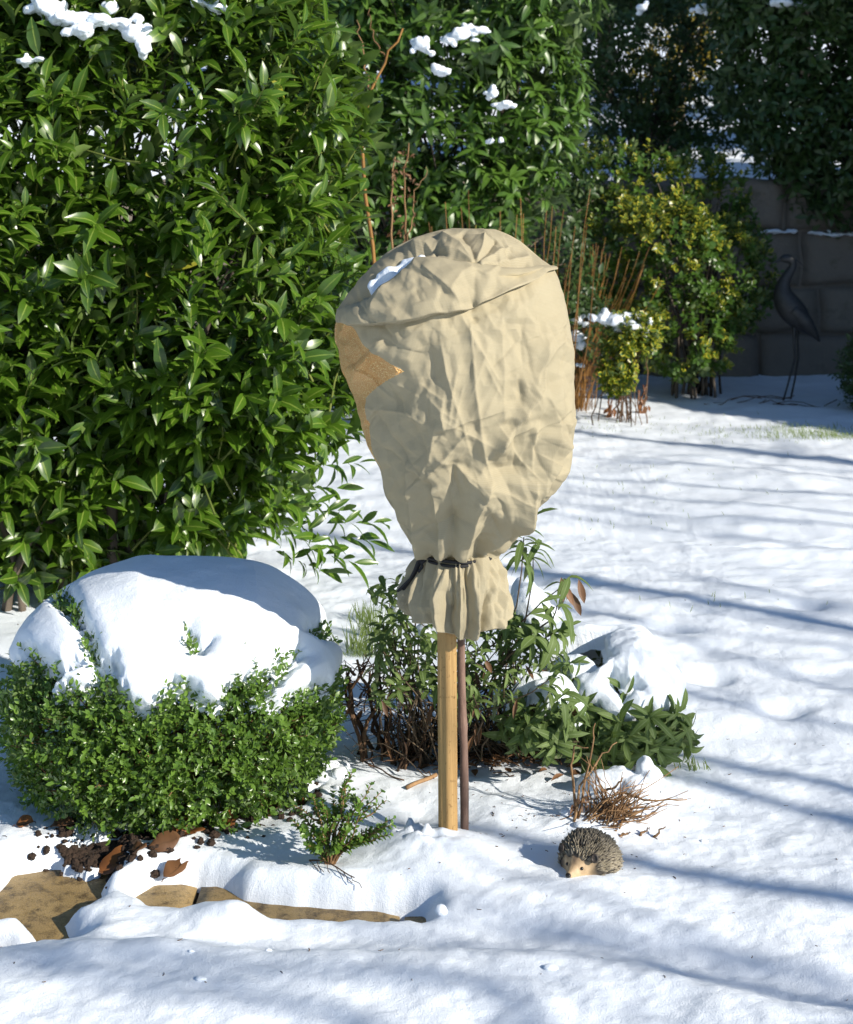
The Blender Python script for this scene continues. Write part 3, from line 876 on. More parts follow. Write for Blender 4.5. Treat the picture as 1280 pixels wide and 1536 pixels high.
q = TH + 0.20 * np.sin(2 * TH + 0.7) + 0.10 * np.sin(5 * TH) + 0.30 * t1 * np.sin(TH) + 0.14 * vnoise(TH * 2, t1 * 1.2, 0, 131) + 0.05 * vnoise(TH * 5, t1 * 4, 0, 132)
pl = np.abs(((q * 10 / (2 * math.pi)) % 1) * 2 - 1)
fine = np.abs(((q * 31 / (2 * math.pi) + 0.3 * np.sin(q * 3)) % 1) * 2 - 1)
R = R + (pl - 0.5) * (2 + 27 * sstep(0.02, 0.65, t1)) * (0.7 + 0.75 * vnoise(TH * 2.2, t1 * 1.5, 0, 133)) + (fine - 0.5) * 5 * (1 - 0.5 * t1) + 6.0 * trinoise(TH * 5, t1 * 4, 135) + 3.0 * trinoise(TH * 11, t1 * 8, 136)
curl = np.clip((TV - 0.86) / 0.14, 0, 1)
R = R * (1 - 0.42 * curl)
PYs = PYs + 5 * np.sin(curl * math.pi) - 16 * curl ** 2
V = np.stack([(cxs + R * np.sin(TH) - CX) * KP, Y0 - R * np.cos(TH) * KP * 0.95, CAMZ - (PYs - HY) * KP], -1).reshape(-1, 3)
fuv = np.zeros((len(V), 4)); fuv[:, 0] = (TH * 110).ravel() * KP; fuv[:, 1] = PYs.ravel() * KP
mesh_obj('skirt', V, [grid_faces(NS, NT, True)], M['fleece'], cov, {'star': np.full(len(V), -99.0), 'leaf': fuv})
m, nt, bs, out = new_mat('black_cord')
bs.inputs['Base Color'].default_value = (0.012, 0.012, 0.014, 1)
bs.inputs['Roughness'].default_value = 0.75
nz = noise(nt, 500, 2); nt.links.new(bump(nt, nz.outputs[0], 0.8, 0.002), bs.inputs['Normal'])
M['cord'] = m
cd = Bag()
a = np.linspace(-math.pi, math.pi, 90)
def ring(r, dz, rad, ph):
    rr = r + 1.6 * np.sin(a * 5 + ph) - 9 * sstep(0.05, 0.5, np.sin(a)) * (np.cos(a) > -.2)
    add_tube(cd, np.stack([(690 + rr * np.sin(a) - CX) * KP, Y0 - rr * np.cos(a) * KP * 0.95, CAMZ - (829 + dz + 1.5 * np.sin(a * 2 + ph) - HY) * KP], 1), rad, 7, 0.5, False)
ring(58.5, 1, 0.0046, 0); ring(58, 5, 0.0042, 2)
for pts, r in (([(640, 828, -.06), (632, 834, -.075), (630, 845, -.07), (622, 862, -.06), (610, 878, -.05), (600, 892, -.03)], 0.0040),
               ([(640, 832, -.07), (628, 840, -.085), (622, 856, -.08), (616, 868, -.065), (604, 880, -.05), (596, 888, -.04)], 0.0040),
               ([(636, 826, -.08), (630, 838, -.09), (634, 850, -.085), (628, 858, -.08)], 0.0036),
               ([(630, 830, -.07), (640, 836, -.088), (634, 844, -.09), (626, 834, -.08)], 0.0046)):
    p = np.array([at(x, y, Y0 + dy * 0.6) for x, y, dy in pts])
    tq = np.linspace(0, len(p) - 1, 24)
    p = np.stack([np.interp(tq, range(len(p)), p[:, i]) for i in range(3)], 1)
    add_tube(cd, p, r, 7, 0.5)
cd.build('drawstring', M['cord'], cov)
# frayed hem threads on the left
fr = Bag()
for i in range(60):
    p0 = at(random.uniform(596, 632), random.uniform(888, 912), Y0 - random.uniform(0.0, 0.05))
    add_tube(fr, wander(p0, p0 + np.array([random.uniform(-.02, .01), random.uniform(-.02, .0), random.uniform(-.02, .008)]), 5, 0.3), 0.0005, 4)
fm, nt, bs, out = new_mat('frayed_thread'); bs.inputs['Base Color'].default_value = (0.42, 0.38, 0.28, 1)
fr.build('frayed_edge', fm, cov)

# pine stake and the stem beside it
m, nt, bs, out = new_mat('pine_wood')
tc = N(nt, 'ShaderNodeTexCoord'); mp = N(nt, 'ShaderNodeMapping'); mp.inputs['Scale'].default_value = (26, 26, 1.1)
nt.links.new(tc.outputs['Object'], mp.inputs['Vector'])
n1 = noise(nt, 3.2, 5, 0.65, mp.outputs[0]); n2 = noise(nt, 12, 4)
n3 = noise(nt, 90, 3)
col = mixc(nt, n1.outputs[0], (0.24, 0.125, 0.04), (0.62, 0.41, 0.17))
col = mixc(nt, math_(nt, 'MULTIPLY', n2.outputs[0], 0.35), col, (0.38, 0.22, 0.08))
col = mixc(nt, math_(nt, 'MULTIPLY', math_(nt, 'SUBTRACT', n3.outputs[0], 0.62, True), 6, True), col, (0.16, 0.085, 0.03))
nt.links.new(col, bs.inputs['Base Color']); bs.inputs['Roughness'].default_value = 0.7
bs.inputs['Specular IOR Level'].default_value = 0.25
nt.links.new(bump(nt, n1.outputs[0], 0.8, 0.005), bs.inputs['Normal'])
M['pine'] = m
stk = Bag()
n = 60
zz = np.linspace(-0.12, 0.62, n)
P = np.stack([np.interp(zz, [0, 0.6], [(672 - CX) * KP, (670 - CX) * KP]), np.full(n, 4.04), zz], 1)
sd_ = 40
a = np.arange(sd_) / sd_ * 2 * math.pi
rr = 0.0262 * (1 - 0.05 * np.cos(6 * a)) * np.where(np.abs(a - 4.0) < 0.5, 0.955, 1.0)
V = P[:, None] + np.stack([np.cos(a) * rr, np.sin(a) * rr, 0 * a], 1)[None] * (1 + 0.012 * vnoise(np.cos(a)[None] * 2, zz[:, None] * 9, 0, 141))[..., None]
stk.add(V.reshape(-1, 3), grid_faces(sd_, n, True))
tag(stk.build('wooden_stake', M['pine']), 'thick pale yellow round wooden stake standing upright in the snow under the cover', 'stake')
st_ = Bag()
pts = np.array([at(697, 1262, 4.10), at(697, 1200, 4.10), at(696, 1120, 4.10), at(694, 1085, 4.10), at(692, 1000, 4.10), at(692, 935, 4.10), at(692, 880, 4.1), at(690, 760, 4.1)])
tq = np.linspace(0, len(pts) - 1, 60)
pts = np.stack([np.interp(tq, range(len(pts)), pts[:, i]) for i in range(3)], 1)
rad = 0.0118 + 0.0012 * vnoise(tq * 1.5, 0, 0, 142) + 0.003 * np.exp(-((tq - 2.9) / 0.25) ** 2) - 0.0012 * (tq / 7)
add_tube(st_, pts, rad, 16, 0.6)
stem_t = empty('standard_tree', (0.1, 4.1, 0), 'slender brown stem of the covered standard tree beside the wooden stake', 'tree')
st_.build('trunk', M['stembark'], stem_t)
cr = Bag()                               # the few twigs inside the hood
for i in range(14):
    e = np.array([0.08, 4.1, 1.15]) + nrm(RNG.normal(size=3)) * np.array([0.15, 0.15, 0.22])
    add_tube(cr, wander(at(690, 765, 4.1), e, 8, 0.1), np.linspace(0.006, 0.0015, 8), 5)
cr.build('crown', M['stembark'], stem_t)

# ------------------------------------------------------------------ snow lumps
def snow_lump(name, ells, label, group=None, vox=0.008, rough=0.010, cat='snow', smooth=6):
    """one body of snow: a union of ellipsoids (x,y,z,rx,ry,rz) melted together"""
    b = Bag()
    V, F = ICO3
    for e in ells:
        b.add(V * np.array(e[3:6]) + np.array(e[:3]), None, F)
    o = b.build(name, M['snow'])
    md = o.modifiers.new('r', 'REMESH'); md.mode = 'VOXEL'; md.voxel_size = vox
    md.use_smooth_shade = True
    s = o.modifiers.new('s', 'SMOOTH'); s.iterations = smooth; s.factor = 0.5
    dg = bpy.context.evaluated_depsgraph_get()
    me = bpy.data.meshes.new_from_object(o.evaluated_get(dg))
    old = o.data
    o.modifiers.clear(); o.data = me
    bpy.data.meshes.remove(old)
    n = len(me.vertices)
    co = np.zeros(n * 3, np.float32); me.vertices.foreach_get('co', co); co = co.reshape(-1, 3).astype(float)
    no = np.zeros(n * 3, np.float32); me.vertices.foreach_get('normal', no); no = no.reshape(-1, 3)
    d = rough * fbm(co[:, 0] * 22, co[:, 1] * 22, co[:, 2] * 22, 151, 3) + rough * 0.12 * fbm(co[:, 0] * 90, co[:, 1] * 90, co[:, 2] * 90, 155, 2)
    co += no * d[:, None]
    me.vertices.foreach_set('co', co.astype(np.float32).ravel())
    if not me.materials: me.materials.append(M['snow'])
    me.update()
    return tag(o, label, cat, group)

# ------------------------------------------------------------------ boxwood ball with its snow cap
BC = np.array([-0.732, 4.46, 0.245]); BR = np.array([0.465, 0.46, 0.330]); BN = 2.4
def bush_r(d, amp=0.035):
    r = (np.abs(d[:, 0] / BR[0]) ** BN + np.abs(d[:, 1] / BR[1]) ** BN + np.abs(d[:, 2] / BR[2]) ** BN) ** (-1 / BN)
    r2 = (np.abs(d[:, 0] / BR[0]) ** 2.3 + np.abs(d[:, 1] / BR[1]) ** 2.3 + np.abs(d[:, 2] / (BR[2] * 1.06)) ** 2.3) ** (-1 / 2.3)
    r = np.where(d[:, 2] < 0, r + (r2 - r) * sstep(0, -0.35, d[:, 2]), r)
    return r * (1 + amp * fbm(d[:, 0] * 4, d[:, 1] * 4, d[:, 2] * 4, 161, 3))
def bush_n(p):
    q = (p - BC)
    return nrm(np.sign(q) * np.abs(q / BR) ** (BN - 1) / BR)
CAPP = [(-80, 985), (8, 992), (30, 1006), (48, 988), (70, 992), (98, 1006), (128, 992), (131, 960), (108, 935), (84, 906), (92, 888), (118, 922), (138, 955), (152, 988), (170, 998), (176, 1030), (190, 1052), (222, 1064), (246, 1050), (262, 1024),
        (285, 1030), (302, 1048), (332, 1056), (336, 1026), (362, 1010), (404, 1004), (412, 992), (446, 980), (452, 990), (418, 1018), (400, 1046), (420, 1056), (440, 1038), (475, 1030), (494, 1040), (506, 1008), (532, 996), (600, 1000), (680, 860), (520, 660), (20, 660), (-160, 880)]
CLUMP2 = [(80, 1032), (96, 1008), (136, 1000), (133, 1026), (98, 1038)]
HOLE1 = [(272, 962), (284, 954), (300, 972), (316, 968), (308, 982), (292, 984)]
HOLE2 = [(196, 1000), (228, 996), (232, 1012), (204, 1016)]
HOLE3 = [(300, 996), (326, 992), (328, 1004), (312, 1010)]
HOLE4 = [(456, 950), (500, 946), (508, 964), (480, 960)]
def cap_mask(P_):
    """distance in photo pixels inside the outline of the snow on the bush, for points on its front"""
    sx = CX + P_[:, 0] / P_[:, 1] * FPX
    sy = HY + (CAMZ - P_[:, 2]) / P_[:, 1] * FPX
    dm = np.maximum(poly_sdf(sx, sy, CAPP), poly_sdf(sx, sy, CLUMP2))
    for hp_ in (HOLE1, HOLE4):
        dm = np.minimum(dm, -poly_sdf(sx, sy, hp_))
    return dm

box = empty('boxwood_bush', (BC[0], BC[1], 0), 'round clipped boxwood bush with small bright green leaves, wearing a thick snow cap', 'shrub')
n = 4700
d = nrm(RNG.normal(size=(n * 2, 3)) * np.array([1, 1, 0.8]))
p = BC + d * (bush_r(d) * RNG.choice([1.02, 0.97, 0.92, 0.84, 0.74], n * 2, p=[.14, .30, .24, .20, .12]))[:, None]
nn = bush_n(p)
front = (nn * nrm(p - np.array([0, 0, CAMZ]))).sum(1) < 0.2
keep = (p[:, 2] > 0.0) & (front | (RNG.random(len(p)) < 0.4)) & ((cap_mask(p) < 6) | (RNG.random(len(p)) < 0.045)) & (front | (p[:, 2] < 0.44))
p, nn = p[keep][:n], nn[keep][:n]
f = Bag()
dirs = nn * 0.75 + np.array([0, 0, 0.55]) + RNG.normal(size=p.shape) * 0.45
add_shoots(f, p - nrm(dirs) * 0.035, dirs, 0.062, 9, 0.0225, 0.0110, 62, 25, 0.25, 0.35, 0.3, 3, None, RNG, pair=True, shape=0.95, tone=0.5)
f.build('foliage', M['box'], box)
tb = Bag()
for i in range(150):
    a = random.uniform(0, 6.28); r0 = random.uniform(0, 0.2)
    k = random.randrange(len(p))
    add_tube(tb, wander([BC[0] + r0 * math.cos(a), BC[1] + r0 * math.sin(a), 0.0], p[k], 7, 0.12), np.linspace(0.006, 0.0016, 7), 5)
for i in range(500):
    k = random.randrange(len(p))
    add_tube(tb, wander(p[k] - nn[k] * 0.12 - np.array([0, 0, 0.04]), p[k], 4, 0.15), np.linspace(0.002, 0.001, 4), 4, cap=False)
tb.build('branch', M['tanstem'], box)

nph, nth = 300, 620
ph = np.linspace(0.0, math.radians(112), nph)
tz = np.linspace(-math.pi, math.pi, nth, endpoint=False)
TZ, PH = np.meshgrid(tz, ph)
D = np.stack([np.sin(PH) * np.sin(TZ) * 1.0, -np.sin(PH) * np.cos(TZ), np.cos(PH) * 0.72], -1).reshape(-1, 3)
D = nrm(D)
Pb = BC + D * bush_r(D, 0.012)[:, None]
Nb = bush_n(Pb)
sx = CX + Pb[:, 0] / Pb[:, 1] * FPX
sy = HY + (CAMZ - Pb[:, 2]) / Pb[:, 1] * FPX
jit = 15.0 * fbm(Pb[:, 0] * 22, Pb[:, 1] * 22, Pb[:, 2] * 22, 171, 3) + 4.0 * vnoise(Pb[:, 0] * 95, Pb[:, 1] * 95, Pb[:, 2] * 95, 173)
dpx = poly_sdf(sx, sy, CAPP)
dpx = np.maximum(dpx, poly_sdf(sx, sy, CLUMP2))
for hpoly in (HOLE1, HOLE4):
    dpx = np.minimum(dpx, -poly_sdf(sx, sy, hpoly))
dback = (Pb[:, 2] - 0.40) * 560 + 25 * vnoise(Pb[:, 0] * 9, Pb[:, 1] * 9, 0, 175)
facing = (Nb * nrm(np.array([0, 0, CAMZ]) - Pb)).sum(1)
w = sstep(-0.12, 0.04, facing)
dd = (dpx * w + dback * (1 - w) + jit) / 540.0
R1 = 0.050
e = np.clip((dd - jit / 540.0) / R1, 0, 1)
thick = (0.042 + 0.020 * sstep(0.02, 0.25, dd - jit / 540.0) + 0.016 * fbm(Pb[:, 0] * 4, Pb[:, 1] * 4, Pb[:, 2] * 4, 177, 2)) * np.maximum(1 - (1 - e) ** 2, 0) ** 0.6
thick += e * (0.005 * fbm(Pb[:, 0] * 7, Pb[:, 1] * 7, Pb[:, 2] * 7, 178, 2) + 0.0004 * fbm(Pb[:, 0] * 60, Pb[:, 1] * 60, Pb[:, 2] * 60, 179, 2))
thick = thick * sstep(-0.002, 0.016, dd)
thick = np.where(dd > 0, thick - 0.004, -0.03 + np.clip(dd, -0.03, 0) * 0.5)
Nup = nrm(Nb + np.array([0, 0, 0.35]))
Vc = Pb + Nup * thick[:, None]
# a gentle dip across the top, as the photo's cap has
Fq = grid_faces(nth, nph, True)
keepf = (dd[Fq] > -0.02).any(1)
Fq = Fq[keepf]
used = np.zeros(len(Vc), bool); used[Fq.ravel()] = True
remap = np.cumsum(used) - 1
o = mesh_obj('snow_mound', Vc[used], [remap[Fq]], M['snow'])
tag(o, 'thick ragged cap of snow on the round boxwood bush', 'snow')

# ------------------------------------------------------------------ young box seedling and the bits on the snow
def sprig(bagS, bagL, p0, p1, n, L, W):
    P = wander(p0, p1, 8, 0.10)
    add_tube(bagS, P, np.linspace(0.0028, 0.001, 8), 5)
    d = nrm(np.gradient(P, axis=0))
    t = np.linspace(0.15, 1.0, n)
    idx = t * 7
    pos = np.stack([np.interp(idx, range(8), P[:, i]) for i in range(3)], 1)
    dr = np.stack([np.interp(idx, range(8), d[:, i]) for i in range(3)], 1)
    a = np.arange(n) * 1.3 + random.random() * 6
    e1 = nrm(np.cross(dr, [0.3, 0.5, 0.1])); e2 = np.cross(dr, e1)
    for sgn in (1, -1):
        rad = (e1 * np.cos(a)[:, None] + e2 * np.sin(a)[:, None]) * sgn
        add_leaves(bagL, pos, dr * 0.6 + rad * 0.8, dr - rad * 0.3 + [0, 0, 0.3], L * RNG.uniform(0.7, 1.1, n), W * RNG.uniform(0.8, 1.1, n), 0.2, 0.3, 2)
sb = ground(493, 1300); sb = sz(sb)
seed = empty('box_seedling', tuple(sb), 'small leggy young box plant standing in the snow beside the boxwood bush', 'plant')
bs_, bl_ = Bag(), Bag()
tips = [(528, 1160, 0), (520, 1172, .03), (556, 1178, .0), (572, 1188, .02), (590, 1228, 0), (585, 1252, -.02), (470, 1195, 0), (450, 1218, .02), (440, 1232, -.03), (500, 1190, .05), (490, 1215, -.04), (540, 1222, -.04), (520, 1245, -.05), (478, 1248, -.05), (462, 1262, -.03), (505, 1270, -.04), (565, 1245, .05), (535, 1200, .04), (484, 1205, .06), (548, 1262, -.02)]
for tx, ty, dy in tips:
    e_ = at(tx, ty, sb[1] + dy)
    mid_ = sb + (e_ - sb) * 0.3 + np.array([0, 0, 0.02])
    sprig(bs_, bl_, mid_ if random.random() < .6 else sb, e_, 15, 0.0185, 0.0125)
    for _ in range(2):
        sprig(bs_, bl_, mid_ + (e_ - mid_) * random.uniform(.1, .6), mid_ + (e_ - mid_) * random.uniform(.5, .9) + RNG.normal(size=3) * .022, 8, 0.017, 0.012)
    add_tube(bs_, wander(sb - [0, 0, .02], mid_, 5, 0.1), 0.003, 5)
bl_.build('foliage', M['box'], seed)
bs_.build('stem', M['tanstem'], seed)

tw = Bag()
a0, a1 = sz(ground(464, 1302)) + [0, 0, .012], sz(ground(532, 1320)) + [0, 0, .012]
P = wander(a0, a1, 12, 0.05) + np.array([0, 0, 0.008]) * np.sin(np.linspace(0, 3.1, 12))[:, None]
add_tube(tw, P, np.linspace(0.0022, 0.0014, 12), 6, 0.3)
for i in (0, 2, 4, 6, 8, 10):
    q = P[i]; e_ = sz(q + np.array([0.012 + random.uniform(-.01, .02), -0.03, 0]))
    e_[2] = max(e_[2], q[2] - .018)
    add_tube(tw, wander(q, e_ + [0, 0, .002], 5, 0.15), 0.0010, 5, 0.3)
tag(tw.build('fallen_twig', M['twig']), 'thin dark fallen twig with short side shoots lying on the snow below the seedling', 'twig')
p = sz(ground(661, 1362))
snow_lump('snowball', [(p[0], p[1], p[2] + .010, .0165, .015, .0145), (p[0] + .006, p[1], p[2] + .006, .013, .013, .011)], 'small lone snowball lying on the smooth snow in front of the stake', None, 0.003, 0.004)
k = 0
for px, py, s, what in ((824, 1481, .014, 'flat crumb of snow near the bottom on the foreground bank'), (402, 1452, .007, 'tiny crumb of snow on the foreground snow below the paving gap'), (300, 1506, .011, 'low crumb of snow at the foreground edge below the twig'), (286, 1463, .008, 'little crumb of snow on the bank below the snow mound'), (1055, 1256, .010, 'tiny snow crumb beside the dry stems of the lavender')):
    p = sz(ground(px, py))
    snow_lump('snow_crumb', [(p[0], p[1], p[2] + s * .25, s, s * .8, s * .5), (p[0] + s * .8, p[1], p[2] + s * .1, s * .7, s * .6, s * .4)], what, 'snow crumbs on the snow', 0.003, 0.004)
# lumps of loose snow between boxwood and stake
for j, (px, py, s) in enumerate(((492, 1150, .03), (508, 1162, .025), (485, 1168, .022), (520, 1150, .02), (503, 1182, .016))):
    p = sz(ground(px, py))
    snow_lump('snow_chunk', [(p[0] + random.uniform(-1, 1) * s * .6, p[1] + random.uniform(-1, 1) * s * .5, p[2] + s * .2, s * random.uniform(.5, .9), s * random.uniform(.5, .9), s * random.uniform(.4, .6)) for _ in range(4)],
              'loose chunk of snow between the boxwood bush and the wooden stake', 'loose snow chunks by the boxwood', 0.004, 0.006)

# ------------------------------------------------------------------ dead leaves on the ground
def dead_leaf(px, py, L, W, yaw, tilt, label, mat, group=None, curl=1.2, name='dead_leaf'):
    p = sz(ground(px, py)) + np.array([0, 0, 0.008])
    b = Bag()
    d = np.array([[math.cos(yaw), math.sin(yaw), tilt]])
    add_leaves(b, p[None] - d * L / 2, d, np.array([[0.1, -0.5, 1.0]]), L, W, -curl * 0.25, curl * 0.55, 8, shape=1.05)
    b.V[0] = b.V[0] + 0.010 * fbm(b.V[0] * 60 + px, b.V[0][:, 1:2] * 60 + py, 0, 201, 3) * [0.7, 0.7, 1.6]
    add_tube(b, wander(p - d[0] * L * 0.5, p - d[0] * L * 0.68 - [0, 0, 0.004], 4, 0.2), 0.0012, 5)
    o = b.build(name, mat)
    s = o.modifiers.new('thickness', 'SOLIDIFY'); s.thickness = 0.0012
    return tag(o, label, 'leaf', group)
dead_leaf(173, 1272, 0.095, 0.062, 0.5, .25, 'large glossy orange brown curled leaf below the boxwood, right of the soil heap', M['russet'])
dead_leaf(36, 1241, 0.045, 0.034, 0.2, .1, 'small flat rusty leaf alone on the snow, farthest from the soil heap', M['russet'])
dead_leaf(92, 1245, 0.070, 0.030, -0.15, .1, 'narrow brown leaf at the upper edge of the soil heap', M['dryleaf'])
dead_leaf(272, 1250, 0.080, 0.042, 1.1, .9, 'pale tan leaf standing on edge under the boxwood', M['tanleaf'] if 'tanleaf' in M else M['russet'])
dead_leaf(247, 1270, 0.075, 0.048, 0.3, .1, 'dull olive brown leaf below the standing tan leaf', M['dryleaf'])
dead_leaf(262, 1284, 0.070, 0.045, 0.9, .15, 'dark brown leaf nearest to the path, below the olive brown leaf', M['dryleaf'])
dead_leaf(346, 1240, 0.052, 0.048, 0.6, .55, 'reddish brown upturned leaf right of the standing tan leaf', M['russet'])
dead_leaf(292, 1258, 0.062, 0.028, 0.1, .2, 'narrow reddish leaf lying just right of the standing tan leaf', M['russet'])
dead_leaf(208, 1278, 0.055, 0.036, -0.5, .2, 'crumpled dark leaf touching the large orange leaf', M['dryleaf'])
dead_leaf(405, 1222, 0.060, 0.036, 0.5, .3, 'dark red brown leaf tucked below the right side of the boxwood', M['dryleaf'])
dead_leaf(452, 1196, 0.055, 0.04, 0.9, .4, 'russet leaf behind the young box plant at the boxwood edge', M['russet'])

# ------------------------------------------------------------------ hedgehog figurine
hp = ground(884, 1301); hp = sz(hp)
noseP = sz(ground(853, 1327))
ax = nrm(np.array([noseP[0] - hp[0], noseP[1] - hp[1], 0.0]))
ax = np.array([-0.60, -0.80, 0])
sd = np.array([-ax[1], ax[0], 0])          # figurine's side
HL = 0.186
hogc = np.array([hp[0] - 0.002, hp[1] + 0.01, min(hp[2], noseP[2]) - 0.006])
def hog(u, a):
    """u 0 nose .. 1 tail, a 0..pi from one flank over the back to the other"""
    w = np.interp(u, [0, .02, .06, .14, .22, .30, .42, .58, .74, .88, .96, 1], [.004, .010, .0135, .022, .037, .060, .077, .082, .077, .058, .034, .002])
    h = 0.83 * np.interp(u, [0, .02, .06, .14, .22, .30, .42, .58, .74, .88, .96, 1], [.018, .026, .031, .044, .064, .086, .103, .108, .098, .070, .040, .004])
    c, s = np.cos(a), np.sin(a)
    x = (0.52 - u) * HL
    y = w * np.sign(c) * np.abs(c) ** 0.85 * 0.92
    z = 0.95 * h * np.abs(s) ** 0.8
    return hogc + ax * x[..., None] + sd * y[..., None] + np.array([0, 0, 1.0]) * z[..., None]
hogE = empty('hedgehog_figurine', tuple(hogc), 'small painted hedgehog garden figurine with dark spines and cream face, half sunk in the snow', 'garden figure')
u = np.linspace(0, 1, 80); a = np.linspace(0, math.pi, 50)
A_, U_ = np.meshgrid(a, u)
V = hog(U_, A_).reshape(-1, 3)
V = V + 0.0012 * vnoise(V[:, 0] * 160, V[:, 1] * 160, V[:, 2] * 160, 181)[:, None]
at4 = np.zeros((len(V), 4))
facem = sstep(0.33, 0.23, U_ + 0.05 * np.sin(A_) + 0.02 * np.sin(A_ * 9))
at4[:, 0] = facem.ravel(); at4[:, 1] = sstep(0.05, 0.02, U_).ravel(); at4[:, 2] = (np.exp(-((A_ - math.pi / 2) / 0.35) ** 2) * sstep(.02, .2, U_)).ravel()
m, nt, bs, out = new_mat('hedgehog_body_paint')
at_ = N(nt, 'ShaderNodeAttribute', attribute_name='leaf'); sep = N(nt, 'ShaderNodeSeparateColor'); nt.links.new(at_.outputs['Color'], sep.inputs[0])
n1 = noise(nt, 60, 4)
skin = mixc(nt, n1.outputs[0], (0.30, 0.20, 0.105), (0.60, 0.44, 0.26))
skin = mixc(nt, math_(nt, 'MULTIPLY', sep.outputs[2], 0.75), skin, (0.13, 0.085, 0.055))
col = mixc(nt, sep.outputs[0], (0.03, 0.024, 0.018), skin)
nt.links.new(col, bs.inputs['Base Color']); bs.inputs['Roughness'].default_value = 0.6
nt.links.new(bump(nt, n1.outputs[0], 0.5, 0.003), bs.inputs['Normal'])
mesh_obj('body', V, [grid_faces(50, 80)], m, hogE, {'leaf': at4})
m, nt, bs, out = new_mat('hedgehog_spine_paint')
at_ = N(nt, 'ShaderNodeAttribute', attribute_name='leaf'); sep = N(nt, 'ShaderNodeSeparateColor'); nt.links.new(at_.outputs['Color'], sep.inputs[0])
c0 = mixc(nt, sep.outputs[0], (0.014, 0.012, 0.010), (0.06, 0.048, 0.036))
c1 = mixc(nt, sep.outputs[0], (0.12, 0.10, 0.07), (0.50, 0.43, 0.30))
nt.links.new(mixc(nt, math_(nt, 'POWER', sep.outputs[2], 1.6), c0, c1), bs.inputs['Base Color']); bs.inputs['Roughness'].default_value = 0.5
M['spine'] = m
spb = Bag()
rng = np.random.default_rng(5)
n = 2300
us = rng.uniform(0.20, 0.985, n); as_ = rng.uniform(0.04, math.pi - 0.04, n)
ok = us > 0.295 - 0.13 * np.sin(as_) ** 2 + rng.normal(0, .008, n)
us, as_ = us[ok], as_[ok]
p0 = hog(us, as_); pu = hog(us + 0.01, as_) - p0; pa = hog(us, as_ + 0.02) - p0
nr = nrm(np.cross(pu, pa)); nr = np.where((nr * (p0 - hogc - [0, 0, .02])).sum(1, keepdims=True) < 0, -nr, nr)
dr = nrm(nrm(pu) * 0.95 + nr * 0.42 + rng.normal(size=p0.shape) * 0.12)
add_leaves(spb, p0 + nr * 0.001, dr, nr, rng.uniform(.012, .018, len(p0)), rng.uniform(.0032, .0050, len(p0)), 0.15, -0.55, 3, np.clip(rng.random(len(p0)) * 0.6 + 0.7 * sstep(.075, .03, p0[:, 2] - hogc[2]), 0, 1), None, rng, 0.6)
o = spb.build('spines', M['spine'], hogE)
s = o.modifiers.new('thickness', 'SOLIDIFY'); s.thickness = 0.002
m, nt, bs, out = new_mat('glossy_black'); bs.inputs['Base Color'].default_value = (0.012, 0.01, 0.009, 1); bs.inputs['Roughness'].default_value = 0.2
M['gloss'] = m
def ball(name, c, r, mat, parent, sq=(1, 1, 1)):
    b = Bag(); b.add(ICO2[0] * r * np.array(sq) + c, None, ICO2[1]); return b.build(name, mat, parent)
for sgn in (0.62, math.pi - 0.62):
    e_ = hog(np.array([0.17]), np.array([sgn]))[0]
    ball('eye', e_, 0.0042, M['gloss'], hogE)
m, nt, bs, out = new_mat('hedgehog_ear_paint'); bs.inputs['Base Color'].default_value = (0.035, 0.026, 0.02, 1); bs.inputs['Roughness'].default_value = 0.6
for sgn in (0.72, math.pi - 0.72):
    c_ = hog(np.array([0.315]), np.array([sgn]))[0]
    n_ = nrm(c_ - hogc - np.array([0, 0, 0.01])) * 0.5 + ax * 0.6
    n_ = n_ / np.linalg.norm(n_)
    e1 = np.cross(n_, [0, 0, 1.0]); e1 /= np.linalg.norm(e1); e2 = np.cross(e1, n_)
    b = Bag()
    rr_, aa_ = np.meshgrid(np.linspace(0, 1, 8), np.linspace(0, 2 * math.pi, 20))
    dep = 0.004 * (rr_ ** 3) + 0.003
    V = c_ + n_ * 0.006 + (e1 * (rr_ * np.cos(aa_) * 0.0105)[..., None] + e2 * (rr_ * np.sin(aa_) * 0.0115)[..., None]) + n_ * dep[..., None]
    b.add(V.reshape(-1, 3), grid_faces(8, 20)); o = b.build('ear', m, hogE)
    s = o.modifiers.new('thickness', 'SOLIDIFY'); s.thickness = 0.004
ball('nose', hog(np.array([0.006]), np.array([math.pi / 2]))[0] + [0, 0, -0.002], 0.0072, M['gloss'], hogE, (1, 1, .85))

